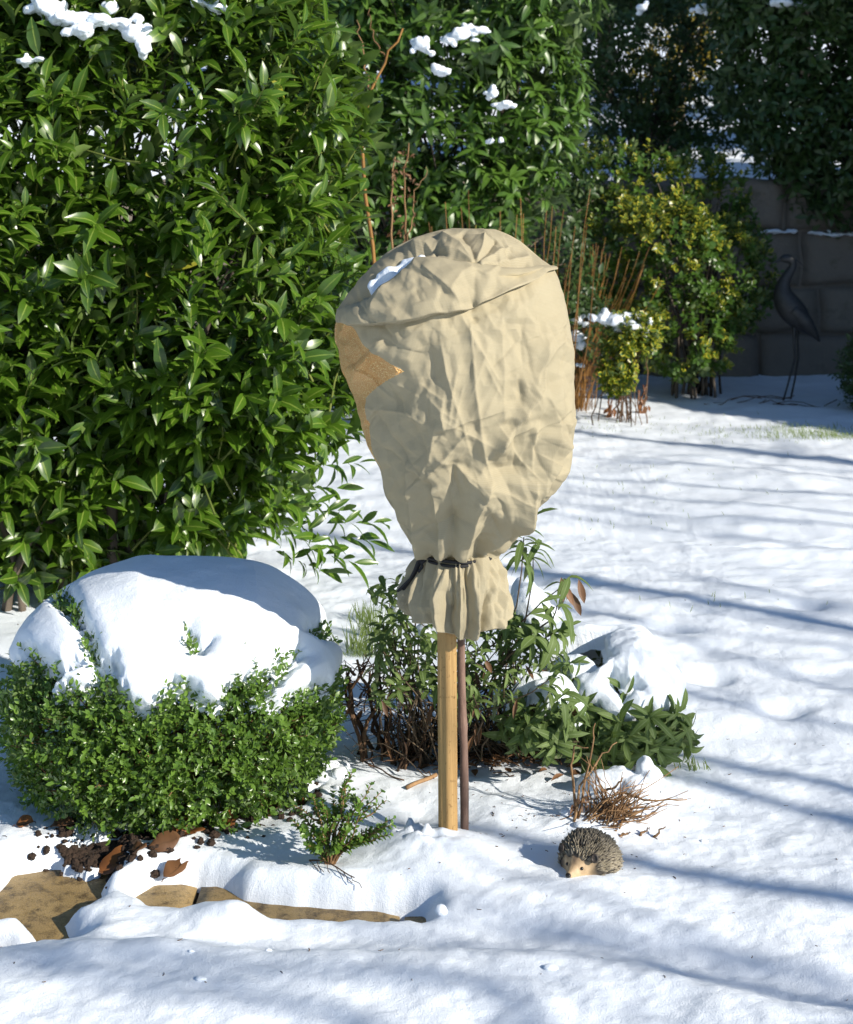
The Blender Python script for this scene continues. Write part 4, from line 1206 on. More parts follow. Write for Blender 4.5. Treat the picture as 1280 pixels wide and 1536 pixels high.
# ------------------------------------------------------------------ sage shrub with snow, dry lavender
SAGE_MASK = []
def drape(C_, R_, polys, zback, label, T=0.04, seed=0, edge=0.04, nt1=150, nt2=330):
    """snow lying over an ellipsoid of twigs, with the outline of its front given by polygons seen in the photo"""
    C_, R_ = np.array(C_), np.array(R_)
    SAGE_MASK.extend(polys)
    ph, tz = np.meshgrid(np.linspace(0, math.radians(125), nt1), np.linspace(-math.pi, math.pi, nt2, endpoint=False), indexing='ij')
    d = np.stack([np.sin(ph) * np.sin(tz), -np.sin(ph) * np.cos(tz), np.cos(ph)], -1).reshape(-1, 3)
    d = d * (1 + 0.08 * fbm(d[:, 0] * 2.2, d[:, 1] * 2.2, d[:, 2] * 2.2 + seed, 221, 3))[:, None]
    p = C_ + d * R_
    n_ = nrm(d / R_)
    sx = CX + p[:, 0] / p[:, 1] * FPX
    sy = HY + (CAMZ - p[:, 2]) / p[:, 1] * FPX
    dm = np.full(len(p), -1e9)
    for q in polys: dm = np.maximum(dm, poly_sdf(sx, sy, q))
    dm = dm + 4.5 * fbm(p[:, 0] * 40, p[:, 1] * 40, p[:, 2] * 40, 223 + seed, 3)
    k = FPX / C_[1]
    fac = (n_ * nrm(np.array([0, 0, CAMZ]) - p)).sum(1)
    w = sstep(-0.15, 0.03, fac)
    dd = (dm * w + (p[:, 2] - zback) * k * (1 - w)) / k
    e = np.clip(dd / edge, 0, 1)
    th_ = (T * (0.75 + 0.9 * sstep(0, .12, dd)) + 0.010 * fbm(p[:, 0] * 9, p[:, 1] * 9, p[:, 2] * 9, 225 + seed, 2)) * np.maximum(1 - (1 - e) ** 2, 0) ** .6 + e * .003 * fbm(p[:, 0] * 30, p[:, 1] * 30, p[:, 2] * 30, 227, 2)
    th_ = np.where(dd > 0, th_ - .003, -.03 + np.clip(dd, -.03, 0) * .5)
    V = p + nrm(n_ + [0, 0, .4]) * th_[:, None]
    Fq = grid_faces(nt2, nt1, True); Fq = Fq[(dd[Fq] > -.015).any(1)]
    used = np.zeros(len(V), bool); used[Fq.ravel()] = True
    rm = np.cumsum(used) - 1
    tag(mesh_obj('snow_mound', V[used], [rm[Fq]], M['snow']), label, 'snow')
drape((.575, 4.77, .09), (.225, .25, .235), [[(908, 958), (915, 930), (960, 880), (1100, 960), (1100, 1064), (1037, 1062), (1024, 1064), (1003, 1066), (982, 1071), (976, 1060), (956, 1070), (947, 1064), (942, 1047), (951, 1034), (964, 1038), (969, 1030), (961, 1016), (952, 1009), (948, 1022), (938, 1022), (927, 1004), (920, 999),
       (910, 1009), (915, 1027), (933, 1048), (949, 1080), (941, 1080), (922, 1075), (907, 1067), (899, 1052), (881, 1054), (862, 1050), (859, 1022), (865, 1012), (886, 1009), (901, 999), (917, 984), (912, 973)]], .10, 'large smooth fork edged mat of snow bending over the right end of the sage', .026, 1)
drape((.345, 4.46, .13), (.115, .12, .15), [[(784, 1012), (792, 996), (800, 990), (803, 1006), (818, 996), (829, 1006), (844, 1010), (857, 1022), (861, 1043), (844, 1053), (821, 1053), (812, 1042), (815, 1030), (792, 1032), (783, 1026)]], .16, 'lump of snow low on the sage shrub below the big drooping leaves', .024, 5, .025, 90, 200)
drape((.45, 4.64, .16), (.10, .10, .13), [[(838, 975), (848, 962), (866, 956), (884, 945), (896, 956), (890, 972), (877, 977), (870, 986), (855, 993), (841, 990)]], .22, 'ragged lump of snow on top of the sage shrub behind the drooping leaves', .022, 9, .025, 90, 200)
sageP = ground(760, 1110)
sage = empty('sage_shrub', tuple(sageP), 'sprawling sage with long drooping grey green leaves and brown woody base, behind the stake', 'shrub')
sl, ss = Bag(), Bag()
def rosette(p, d, n=9, L=0.085, W=0.023, droop=0.9, a0=95, a1=45, ln=0.05):
    p = np.asarray(p, float); d = np.asarray(d, float)
    add_shoots(sl, (p - nrm(d) * ln * 0.6)[None], d[None], ln, n, L, W, a0, a1, droop, 0.35, 0.9, 5, None, RNG, shape=1.06, tone=0.6)
def sage_shoot(root, tip, n=9, L=0.08, W=0.022, droop=0.9, r=0.004, d=None, ln=0.05):
    P = wander(root, tip, 9, 0.10)
    add_tube(ss, P, np.linspace(r, 0.0016, 9), 6)
    rosette(tip, d if d is not None else nrm(P[-1] - P[-3]) + [0, 0, 0.2], n, L, W, droop, ln=ln)
base = lambda x, y, Y: np.array([(x - CX) / FPX * Y, Y, float(snow_height((x - CX) / FPX * Y, Y)) - 0.02])
# upright shoots
sage_shoot(base(730, 0, 4.75), at(786, 806, 4.55), 22, 0.105, 0.022, 1.0, 0.005, np.array([.15, 0, 1.0]), 0.12)
sage_shoot(base(740, 0, 4.8), at(800, 830, 4.6), 12, 0.09, 0.020, 1.1, 0.004, np.array([.5, -.1, .7]), 0.07)
sage_shoot(at(760, 960, 4.6), at(848, 872, 4.55), 6, 0.075, 0.019, 1.3, 0.003, np.array([.4, -.1, .8]), 0.03)
sage_shoot(at(760, 985, 4.6), at(836, 908, 4.45), 9, 0.10, 0.024, 1.1, 0.004, np.array([.5, -.3, .6]), 0.06)
sage_shoot(at(740, 1010, 4.6), at(800, 958, 4.40), 12, 0.105, 0.029, 1.2, 0.004, np.array([.3, -.6, .5]), 0.06)
sage_shoot(at(740, 1010, 4.6), at(830, 950, 4.42), 12, 0.105, 0.026, 1.2, 0.004, np.array([.6, -.4, .4]), 0.07)
sage_shoot(at(700, 1000, 4.6), at(758, 940, 4.5), 10, 0.07, 0.02, 0.8)
sage_shoot(at(700, 1000, 4.6), at(735, 955, 4.5), 10, 0.07, 0.02, 0.8)
db = Bag()
for tx, ty in ((846, 890), (858, 905), (868, 885), (842, 882)):
    add_leaves(db, at(tx, ty - 16, 4.53)[None], np.array([[random.uniform(-.1, .4), -.1, -1.0]]), np.array([[0.3, -1.0, 0.2]]), 0.065, 0.022, -0.3, 0.5, 6, shape=1.0)
for i in range(46):
    q = at(random.uniform(520, 870), random.uniform(980, 1120), random.uniform(4.35, 4.8))
    add_leaves(db, q[None], np.array([[random.uniform(-.5, .5), random.uniform(-.4, .2), -1.0]]), np.array([[random.uniform(-1, 1), -1.0, 0.2]]), random.uniform(.035, .065), random.uniform(.010, .018), -0.5, 0.8, 5, shape=1.0)
# dome on the right under the snow mat
dome = [(0.575, 4.77, 0.08, 0.225, 0.25, 0.225), (0.345, 4.46, 0.12, 0.11, 0.11, 0.14), (0.62, 4.66, 0.10, 0.17, 0.18, 0.17), (0.45, 4.64, 0.15, 0.10, 0.10, 0.12)]
dp, dn = blob_points(dome, 330, 0.8, RNG, 0.4)
for q, d in zip(dp, dn):
    if q[2] < 0.04 or d[2] > 0.8 or (q[0] < .44 and q[2] < .13): continue
    sx_, sy_ = CX + q[0] / q[1] * FPX, HY + (CAMZ - q[2]) / q[1] * FPX
    if max(float(poly_sdf(np.array([sx_]), np.array([sy_]), m_)[0]) for m_ in SAGE_MASK) > -3: continue
    dd_ = d * 0.8 + np.array([0, -0.25, -0.3 if q[2] > .15 else -0.8]) + RNG.normal(size=3) * .25
    rosette(q, dd_, 8, RNG.uniform(.065, .098), RNG.uniform(.017, .025), 1.2, 70, 30)
    add_tube(ss, wander([RNG.uniform(.3, .6), 4.75, 0.02], q - nrm(dd_) * 0.03, 7, 0.12), np.linspace(0.005, 0.0018, 7), 5)
# thinner, smaller leaved middle and left part
for i in range(135):
    px, py = random.uniform(560, 860), random.uniform(935, 1085)
    if px < 640: py = random.uniform(880, 1050)
    Y = random.uniform(4.25, 4.85)
    q = at(px, py, Y)
    d = np.array([(px - 700) / 300 + random.uniform(-.4, .4), random.uniform(-.5, .2), random.uniform(.1, 1)])
    rosette(q, d, 8, random.uniform(.04, .072), random.uniform(.013, .020), 0.9)
    if i % 2: continue
    add_tube(ss, wander(base(random.uniform(600, 800), 0, 4.72 + random.uniform(-.1, .2)), q, 8, 0.14), np.linspace(0.0035, 0.0014, 8), 5)
for px, py, L in ((636, 862, .06), (618, 868, .055), (596, 880, .06), (584, 905, .07), (600, 930, .07), (575, 930, .07), (630, 935, .07), (610, 975, .06), (578, 960, .07), (622, 1000, .07)):
    sage_shoot(base(640, 0, 4.6), at(px, py, 4.58), 8, L, 0.019, 0.8)
sl.build('foliage', M['sage'], sage)
db.build('dead_foliage', M['dryleaf'], sage)
for i in range(110):
    x0, x1 = random.uniform(560, 840), random.uniform(500, 860)
    Y = random.uniform(4.58, 4.95)
    add_tube(ss, wander(base(x0, 0, Y), at(x1, random.uniform(990, 1140), Y + random.uniform(-.15, .1)), 8, 0.22), np.linspace(random.uniform(.0012, .0035), .0008, 8), 5)
ss.build('stem', M['sagestem'], sage)
wd = Bag()
for i in range(30):
    x0 = random.gauss(612, 16)
    Y = random.uniform(4.55, 4.7)
    add_tube(wd, wander(base(x0 - 10, 0, Y), at(x0 + random.gauss(5, 26), random.uniform(1040, 1110), Y), 8, 0.15), np.linspace(.0045, .002, 8), 6)
for x, y, xx, yy in ((548, 1000, 540, 1120), (560, 1010, 556, 1115), (536, 990, 545, 1120), (570, 1000, 575, 1125), (525, 1005, 530, 1090), (590, 990, 572, 1120), (520, 1010, 560, 1090)):
    Y = random.uniform(4.5, 4.75)
    add_tube(wd, wander(base(xx + 5, 0, Y), at(x, y, Y), 9, 0.18), np.linspace(.0075, .004, 9), 7)
    for _ in range(7):
        q = at(x + random.uniform(-10, 10), y + random.uniform(0, 70), Y)
        add_tube(wd, wander(q, q + np.array([random.uniform(-.08, .08), random.uniform(-.06, .06), random.uniform(-.02, .09)]), 5, 0.25), np.linspace(.0028, .001, 5), 5)
wd.build('woody_base', M['twig'], sage)
# dry leaves and sticks lying below the shrub
lit = Bag()
for i in range(170):
    px, py = random.gauss(735, 62), random.gauss(1136, 13)
    p = sz(ground(px, py)) + [0, 0, random.uniform(.004, .03)]
    a_ = random.uniform(0, 6.28)
    if random.random() < 0.6:
        add_leaves(lit, p[None], np.array([[math.cos(a_), math.sin(a_), random.uniform(-.1, .3)]]), np.array([[0, -.4, 1.0]]), random.uniform(.03, .06), random.uniform(.012, .022), random.uniform(-.6, .6), 0.6, 4, shape=1.0)
    else:
        add_tube(lit, wander(p, p + np.array([math.cos(a_), math.sin(a_), .1]) * random.uniform(.04, .1), 5, 0.2), .002, 5)
tag(lit.build('leaf_litter', M['dryleaf']), 'heap of fallen brown leaves and sticks behind the wooden stake', None, None, 'stuff')
sk_ = Bag()
add_tube(sk_, wander(sz(ground(610, 1180)) + [0, 0, .006], sz(ground(655, 1166)) + [0, 0, .012], 6, 0.03), .006, 7)
tag(sk_.build('fallen_stick', M['tanstem']), 'short thick brown stick lying on the snow just left of the wooden stake', 'stick')
sk_ = Bag()
add_tube(sk_, wander(sz(ground(548, 1146)) + [0, 0, .008], sz(ground(606, 1172)) + [0, 0, .006], 8, 0.12), .0022, 6)
tag(sk_.build('fallen_stick', M['twig']), 'thin curved dark stick lying on the snow between the boxwood and the wooden stake', 'stick')
def on(px, py, Y, rx, ry, rz):
    return (*at(px, py, Y), rx, ry, rz)
snow_lump('snow_mound', [on(795, 905, 4.85, .06, .06, .06), on(785, 890, 4.9, .04, .05, .05), on(810, 925, 4.85, .07, .07, .04)],
          'rounded heap of snow behind the cover skirt, left of the curled brown sage leaves', None, 0.008, 0.012)
snow_lump('snow_mound', [on(640, 945, 4.5, .035, .05, .02), on(655, 940, 4.5, .03, .05, .016), on(600, 915, 4.62, .03, .04, .035)],
          'small patch of snow on the sage just under the left side of the cover skirt', None, 0.006, 0.010)

lavP = sz(ground(890, 1228))
lav = empty('dry_lavender', tuple(lavP), 'small cut back lavender of dry brown stems poking from the snow above the hedgehog', 'plant')
lb = Bag()
for i in range(150):
    r0 = lavP + np.array([random.gauss(.03, .035), random.gauss(.0, .03), -0.01])
    tip = at(random.gauss(960, 34), random.gauss(1195, 22), lavP[1] + random.gauss(-.01, .07))
    if i % 6 == 0: tip = at(random.uniform(862, 900), random.uniform(1110, 1190), lavP[1] + random.uniform(-.03, .05))
    tip = r0 + (tip - r0) * random.uniform(0.45, 1.05)
    add_tube(lb, wander(r0, tip, 6, 0.12), np.linspace(random.uniform(.0016, .0030), .0009, 6), 5)
for x0, y0, pts in ((862, 1235, [(870, 1180), (905, 1130), (925, 1115)]), (865, 1230, [(858, 1150), (860, 1118), (882, 1122)]), (868, 1232, [(880, 1165), (890, 1105), (893, 1085)]), (930, 1208, [(970, 1202), (1030, 1200)]), (922, 1246, [(950, 1240), (1000, 1205)]),
                    (905, 1200, [(925, 1180), (936, 1165)]), (960, 1248, [(975, 1236)]), (980, 1251, [(998, 1234)]), (930, 1250, [(945, 1244)])):
    P = np.array([sz(ground(x0, y0))] + [at(x, y, lavP[1] + random.uniform(-.02, .02)) for x, y in pts])
    if len(P) == 2: P[1] = sz(ground(pts[0][0], y0)) + [0, 0, (y0 - pts[0][1]) / 545]
    tq = np.linspace(0, len(P) - 1, 10)
    add_tube(lb, np.stack([np.interp(tq, range(len(P)), P[:, i]) for i in range(3)], 1) + RNG.normal(size=(10, 3)) * .002, np.linspace(.0042, .0014, 10), 6)
lb.build('stem', M['tanstem'], lav)
lf = Bag()
for i in range(26):
    q = at(random.uniform(855, 885), random.uniform(1190, 1235), lavP[1] + random.uniform(-.03, .02))
    add_leaves(lf, q[None], np.array([[random.uniform(-.6, .6), -.3, random.uniform(-1, .6)]]), np.array([[0, -1, .5]]), .022, .006, .4, .5, 3)
lf.build('dead_foliage', M['dryleaf'], lav)
snow_lump('snow_mound', [on(968, 1150, 4.36, .028, .035, .03), on(978, 1168, 4.34, .032, .04, .035), on(955, 1180, 4.32, .045, .05, .03), on(930, 1170, 4.36, .05, .05, .035), on(905, 1178, 4.36, .05, .05, .04), on(975, 1188, 4.32, .025, .03, .025), on(890, 1185, 4.38, .05, .05, .05)],
          'bright snow lump caught on the dry lavender stems', None, 0.005, 0.010)
for j, (px, py, s) in enumerate(((870, 1240, .022), (895, 1245, .016), (905, 1248, .012), (985, 1222, .014), (850, 1222, .02))):
    p = sz(ground(px, py))
    snow_lump('snow_chunk', [(p[0] + random.uniform(-1, 1) * s * .6, p[1] + random.uniform(-1, 1) * s * .5, p[2] + s * .2, s * random.uniform(.5, .9), s * random.uniform(.5, .9), s * random.uniform(.4, .6)) for _ in range(3)],
              'loose chunk of snow at the foot of the dry lavender', 'loose snow chunks by the lavender', 0.004, 0.006)

# ------------------------------------------------------------------ cherry laurel
LB = [(-1.62, 6.75, 1.62, 1.20, 1.15, 1.30), (-1.05, 6.35, 1.95, 0.80, 0.72, 0.72), (-0.95, 6.35, 1.25, 0.72, 0.70, 0.75), (-2.05, 6.15, 1.55, 0.85, 0.75, 1.05), (-1.75, 6.65, 0.75, 1.0, 0.7, 0.6), (-1.1, 6.6, 0.6, 0.6, 0.5, 0.45), (-2.3, 6.4, 0.65, 0.6, 0.5, 0.5), (-1.7, 6.5, 0.50, 1.1, 0.5, 0.42), (-0.62, 6.45, 1.98, 0.36, 0.5, 0.32), (-0.72, 6.4, 0.85, 0.50, 0.50, 0.36), (-1.2, 6.5, 2.45, 0.75, 0.7, 0.45), (-2.1, 6.6, 2.4, 0.8, 0.7, 0.5)]
lau = empty('cherry_laurel', (-1.6, 6.7, 0), 'big glossy bright green cherry laurel shrub behind the snow capped boxwood', 'shrub')
lp, ln_ = blob_points(LB, 2750, 0.60, RNG, 0.7, 0.42)
hi_ = lp[:, 2] > 0.12
lp, ln_ = lp[hi_], ln_[hi_]
f = Bag()
dirs = ln_ * 0.85 + np.array([0.14, -0.10, 0.85]) + RNG.normal(size=lp.shape) * 0.45
add_shoots(f, lp - nrm(dirs) * 0.10, dirs, 0.24, 10, 0.145, 0.048, 66, 26, 0.5, 0.34, 0.9, 4, None, RNG, shape=0.92, tone=0.5)
# long side sprays at the lower right
for px, py, Y, dx, dz in ((560, 800, 5.7, 1, -.1), (530, 770, 5.8, 1, .1), (575, 785, 5.7, 1, .05), (500, 800, 5.6, 1, -.2), (540, 820, 5.6, 1, -.25), (470, 780, 5.7, .8, -.1), (520, 730, 5.9, 1, 0), (545, 700, 5.9, 1, .1), (490, 760, 5.7, .9, .1), (500, 825, 5.6, .8, -.3)):
    q = at(px, py, Y)
    add_shoots(f, (q - np.array([.22, 0, 0]))[None], np.array([[dx, -.15, dz]]), 0.22, 10, 0.13, 0.034, 55, 25, 0.6, 0.35, 1.2, 5, None, RNG, shape=0.95)
f.build('foliage', M['laurel'], lau)
tb = Bag()
gs = Bag()
k = 0
for i in range(34):
    q = lp[RNG.integers(len(lp))]
    r0 = np.array([-1.6 + random.gauss(0, .35), 6.7 + random.gauss(0, .25), -0.05])
    P = bez(r0, r0 + [0, 0, q[2] * .5], q * [1, 1, .8] + (r0 - q) * [.3, .3, 0], q, 12)
    b = Bag(); add_tube(b, P + 0, np.linspace(random.uniform(.016, .03), .004, 12), 7)
    if i < 14: b.build('branch', M['bark'], lau)
    else: tb.V += [v for v in b.V]; tb.Q += [x + tb.n for x in b.Q]; tb.T += [x + tb.n for x in b.T]; tb.A += b.A; tb.n += b.n
for i in range(900):
    j = RNG.integers(len(lp))
    add_tube(gs, wander(lp[j] - nrm(dirs[j]) * 0.30 - [0, 0, .05], lp[j] + nrm(dirs[j]) * 0.12, 5, 0.06), np.linspace(.005, .002, 5), 5, cap=False)
tb.build('branch', M['bark'], lau)
gs.build('shoot', M['greenstem'], lau)

# ------------------------------------------------------------------ shrubs at the back
def shrub(name, label, cat, blobs, root, nsh, nleaf, L, W, mat, whorl=False, length=0.14, rmin=0.65, group=None, nbr=12, up=0.5, droop=0.4, a0=75, a1=40, back=0.35, flagfn=None, bmat='bark', br=0.02, zmin=0.1, nl=3, shape=0.85, deep=0.72, spread=0.5, trunk_top=None):
    e = empty(name, tuple(root), label, cat, group)
    p, d = blob_points(blobs, nsh, rmin, RNG, back, deep)
    keep = p[:, 2] > zmin
    p, d = p[keep], d[keep]
    dirs = d * 0.7 + np.array([0, 0, up]) + RNG.normal(size=p.shape) * spread
    f = Bag()
    add_shoots(f, p - nrm(dirs) * length * 0.5, dirs, length, nleaf, L, W, a0, a1, droop, 0.3, 0.6, nl, flagfn(p) if flagfn else None, RNG, whorl=whorl, shape=shape)
    f.build('foliage', mat, e)
    rest = Bag()
    root = np.array(root, float)
    for i in range(nbr * 4):
        q = p[RNG.integers(len(p))]
        r0 = root + np.array([random.gauss(0, .10), random.gauss(0, .10), -.05])
        if trunk_top is not None:
            r0 = np.array(trunk_top) + np.array([0, 0, random.uniform(-.5, .3)])
        P = bez(r0, r0 + [0, 0, max(q[2] - r0[2], 0.1) * .5], q + (r0 - q) * [.35, .35, .15], q, 10)
        P = P + RNG.normal(size=P.shape) * 0.012
        b = rest if i >= nbr else Bag()
        add_tube(b, P, np.linspace(br * random.uniform(.5, 1), .003, 10), 6)
        if i < nbr: b.build('branch', M[bmat], e)
    rest.build('twig', M[bmat], e)
    if trunk_top is not None:
        b = Bag(); add_tube(b, wander(root - [0, 0, .1], trunk_top, 10, 0.02), np.linspace(br * 3, br * 1.6, 10), 10); b.build('trunk', M[bmat], e)
    return e
shrub('rhododendron', 'broad rhododendron with whorls of long green leaves and orange buds behind the fleece cover', 'shrub',
      [(0.10, 10.4, 2.35, 0.95, 0.8, 0.95), (-0.55, 10.2, 2.4, 0.7, 0.7, 0.8), (0.62, 10.2, 2.25, 0.42, 0.5, 0.62), (0.2, 10.0, 2.9, 0.9, 0.6, 0.5), (-0.4, 10.4, 1.5, 0.6, 0.6, 0.5), (0.35, 10.3, 1.65, 0.55, 0.5, 0.35)],
      (0.1, 10.6, 0), 1700, 9, 0.15, 0.044, M['rhodo'], True, 0.10, 0.5, None, 12, .5, .5, 95, 55, .8, deep=.5, br=0.022, zmin=0.9, nl=4)
shrub('evergreen_shrub', 'dark loose evergreen shrub standing behind the wall with snow showing through its gaps', 'shrub',
      [(2.0, 14.9, 2.9, 0.75, 0.6, 1.0), (1.6, 14.7, 3.3, 0.7, 0.6, 0.7), (2.6, 14.8, 2.5, 0.7, 0.5, 0.7), (1.5, 14.6, 2.2, 0.6, 0.5, 0.5), (2.8, 15.0, 3.5, 0.6, 0.5, 0.5)],
      (2.1, 14.9, 1.6), 1750, 8, 0.080, 0.037, M['evergreen'], False, 0.20, 0.35, None, 12, .3, .4, br=0.02, zmin=1.6, back=.8, deep=.2)
shrub('yellow_shrub', 'half bare shrub with yellow leaves far behind the wall', 'shrub',
      [(2.9, 18.5, 3.25, 0.55, 0.5, 0.5), (2.75, 18.3, 2.85, 0.4, 0.4, 0.5), (3.3, 18.4, 3.5, 0.4, 0.4, 0.4)], (2.9, 18.5, 2.0), 330, 8, 0.08, 0.04, M['yellowleaf'], False, 0.2, 0.3, None, 9, .3, .4, br=.016, zmin=2.1, back=1, deep=.1)
shrub('evergreen_tree', 'dark large leaved evergreen tree leaning over the right end of the wall', 'tree',
      [(3.35, 13.6, 2.75, 0.80, 0.7, 0.9), (3.0, 13.5, 3.2, 0.5, 0.5, 0.5), (3.7, 13.4, 2.1, 0.7, 0.6, 0.8), (3.1, 13.3, 2.25, 0.32, 0.4, 0.5), (4.3, 13.6, 2.6, 0.8, 0.7, 1.1), (3.4, 13.4, 3.5, 0.9, 0.7, 0.6)],
      (3.9, 14.2, 1.6), 2300, 8, 0.125, 0.046, M['evergreen'], False, 0.22, 0.45, None, 12, .1, .6, back=.6, br=.022, zmin=1.35, trunk_top=(3.8, 14.0, 2.4), nl=3)
def eu_flag(p):
    return (RNG.random(len(p)) < np.clip(0.25 + 0.9 * sstep(1.15, 1.55, p[:, 2]) * sstep(12.4, 11.7, p[:, 1]), 0, .95)).astype(float)
shrub('euonymus_shrub', 'tall euonymus shrub with yellow edged leaves growing against the wall', 'shrub',
      [(1.95, 12.2, 0.95, 0.52, 0.5, 0.62), (1.85, 12.0, 1.32, 0.42, 0.38, 0.28), (2.35, 12.25, 0.95, 0.35, 0.4, 0.5), (2.0, 12.0, 0.55, 0.45, 0.4, 0.35), (1.55, 12.3, 1.2, 0.4, 0.4, 0.5), (1.6, 12.5, 1.75, 0.6, 0.3, 0.3), (2.2, 12.7, 1.6, 0.5, 0.3, 0.4), (2.55, 12.6, 1.0, 0.3, 0.3, 0.5)],
      (2.15, 12.2, 0), 1500, 10, 0.060, 0.036, M['euonymus'], False, 0.11, 0.7, None, 10, .5, .2, br=.016, zmin=.2, flagfn=eu_flag, nl=3, shape=1.15)
shrub('euonymus_bush', 'small golden variegated euonymus beside the orange willow stems, with snow on top', 'shrub',
      [(1.44, 10.95, 0.62, 0.19, 0.17, 0.16), (1.36, 10.93, 0.36, 0.14, 0.13, 0.15), (1.55, 10.95, 0.68, 0.12, 0.13, 0.12)], (1.42, 11.0, 0), 210, 10, 0.056, 0.036, M['euonymus'], False, 0.09, 0.55, None, 6, .5, .2, br=.006, zmin=.15, flagfn=lambda p: np.ones(len(p)), nl=3, shape=1.15, bmat='twig')
shrub('dark_shrub', 'low dark green shrub under the rhododendron between the laurel and the fleece cover', 'shrub',
      [(-0.3, 11.4, 0.9, 0.8, 0.6, 0.8), (0.7, 11.6, 0.8, 0.7, 0.6, 0.7), (1.0, 12.3, 1.3, 0.5, 0.4, 0.6)], (0.1, 11.5, 0), 900, 8, 0.09, 0.036, M['evergreen'], False, 0.16, 0.6, None, 8, .4, .4, br=.018, zmin=.1)
shrub('dwarf_conifer', 'low dark bushy evergreen beside the heron sculpture at the right edge', 'shrub',
      [(3.42, 11.5, 0.30, 0.34, 0.32, 0.36), (3.6, 11.5, 0.45, 0.3, 0.3, 0.35)], (3.45, 11.5, 0), 620, 9, 0.045, 0.016, M['evergreen'], False, 0.10, 0.6, None, 5, .4, .2, br=.012, zmin=.03)

# orange willow whips, bare stems
wil = empty('willow_bush', (1.12, 11.6, 0), 'bundle of bare orange willow whips rising behind the right side of the fleece cover', 'shrub')
for i in range(62):
    r0 = np.array([1.13 + random.gauss(0, .05), 11.55 + random.gauss(0, .06), -0.02])
    a_ = random.gauss(0.13, 0.19)
    Hh = random.uniform(.55, 1.35)
    tip = r0 + np.array([math.sin(a_) * Hh + random.gauss(0, .03), random.gauss(0, .12), Hh])
    b = Bag(); P = bez(r0, r0 + [random.gauss(0, .02), 0, Hh * .4], tip - [math.sin(a_) * Hh * .3, 0, Hh * .4], tip, 9)
    add_tube(b, P + RNG.normal(size=P.shape) * .004, np.linspace(.0038, .0016, 9), 6)
    b.build('whip', M['willow'], wil)
wil = empty('willow_bush', (0.45, 11.0, 0), 'row of thin bare orange whips standing straight up behind the top of the fleece cover', 'shrub')
for i in range(26):
    x = -0.05 + i * 0.046 + random.gauss(0, .02)
    r0 = np.array([x * .7 + .14, 10.0 + random.gauss(0, .1), -.02]); tip = np.array([x, 9.6 + random.gauss(0, .2), 1.42 + random.gauss(.04, .12)])
    b = Bag(); add_tube(b, wander(r0, tip, 9, 0.03), np.linspace(.006, .002, 9), 6); b.build('whip', M['willow'], wil)
bs2 = empty('bare_shrub', (-0.22, 7.9, 0), 'leggy bare shrub with tan branches beside the right edge of the laurel', 'shrub')
for pts, r in (([(600, 700), (592, 480), (588, 330), (590, 235)], .009), ([(606, 700), (610, 470), (612, 360), (606, 280), (616, 215)], .008), ([(590, 700), (560, 400), (540, 200), (556, 140), (580, 90), (604, 40)], .012), ([(556, 140), (548, 90), (536, 30)], .006), ([(580, 90), (560, 60), (552, 10)], .005), ([(612, 360), (622, 300), (640, 250)], .004)):
    P = np.array([at(x, y, 7.8) for x, y in pts]); P[:, 2] = np.maximum(P[:, 2], -.05)
    tq = np.linspace(0, len(P) - 1, 14)
    b = Bag(); add_tube(b, np.stack([np.interp(tq, range(len(P)), P[:, i]) for i in range(3)], 1) + RNG.normal(size=(14, 3)) * .006, np.linspace(r, r * .4, 14), 7)
    b.build('branch', M['willow'] if r > .01 else M['tanstem'], bs2)
lf = Bag()
for i in range(60):
    q = at(random.uniform(585, 625), random.uniform(225, 370), 7.8)
    add_leaves(lf, q[None], RNG.normal(size=(1, 3)), np.array([[0, -1, .3]]), .035, .012, .5, .6, 3)
lf.build('dead_foliage', M['dryleaf'], bs2)
twb = Bag()
for i in range(7):
    q = np.array([random.uniform(1.9, 2.9), random.uniform(11.6, 12.0), 0.04]); a_ = random.gauss(0.1, .5)
    add_tube(twb, wander(q, q + np.array([math.cos(a_) * .45, math.sin(a_) * .3, random.uniform(-.02, .06)]), 7, 0.15), .0035, 5)
tag(twb.build('branch_litter', M['twig']), 'tangle of dark fallen branches on the snow at the feet of the heron', None, None, 'stuff')
# two withered stalks under the small euonymus
for j, (px, py) in enumerate(((916, 628), (964, 625))):
    b = Bag(); q = sz(ground(px, py))
    for i in range(5):
        add_tube(b, wander(q + RNG.normal(size=3) * .012, q + np.array([random.gauss(0, .03), 0, random.uniform(.08, .22)]), 5, .2), .006, 5)
    for i in range(8):
        add_leaves(b, (q + [random.gauss(0, .02), -.02, random.uniform(.0, .12)])[None], np.array([[random.uniform(-.6, .6), -.2, -1]]), np.array([[0, -1, .2]]), .05, .022, .2, .6, 3)
    tag(b.build('withered_plant', M['russet']), ('smaller', 'larger')[j] + ' withered russet stalk in the shaded snow below the golden euonymus, ' + ('on the left' if j == 0 else 'on the right'), 'plant')

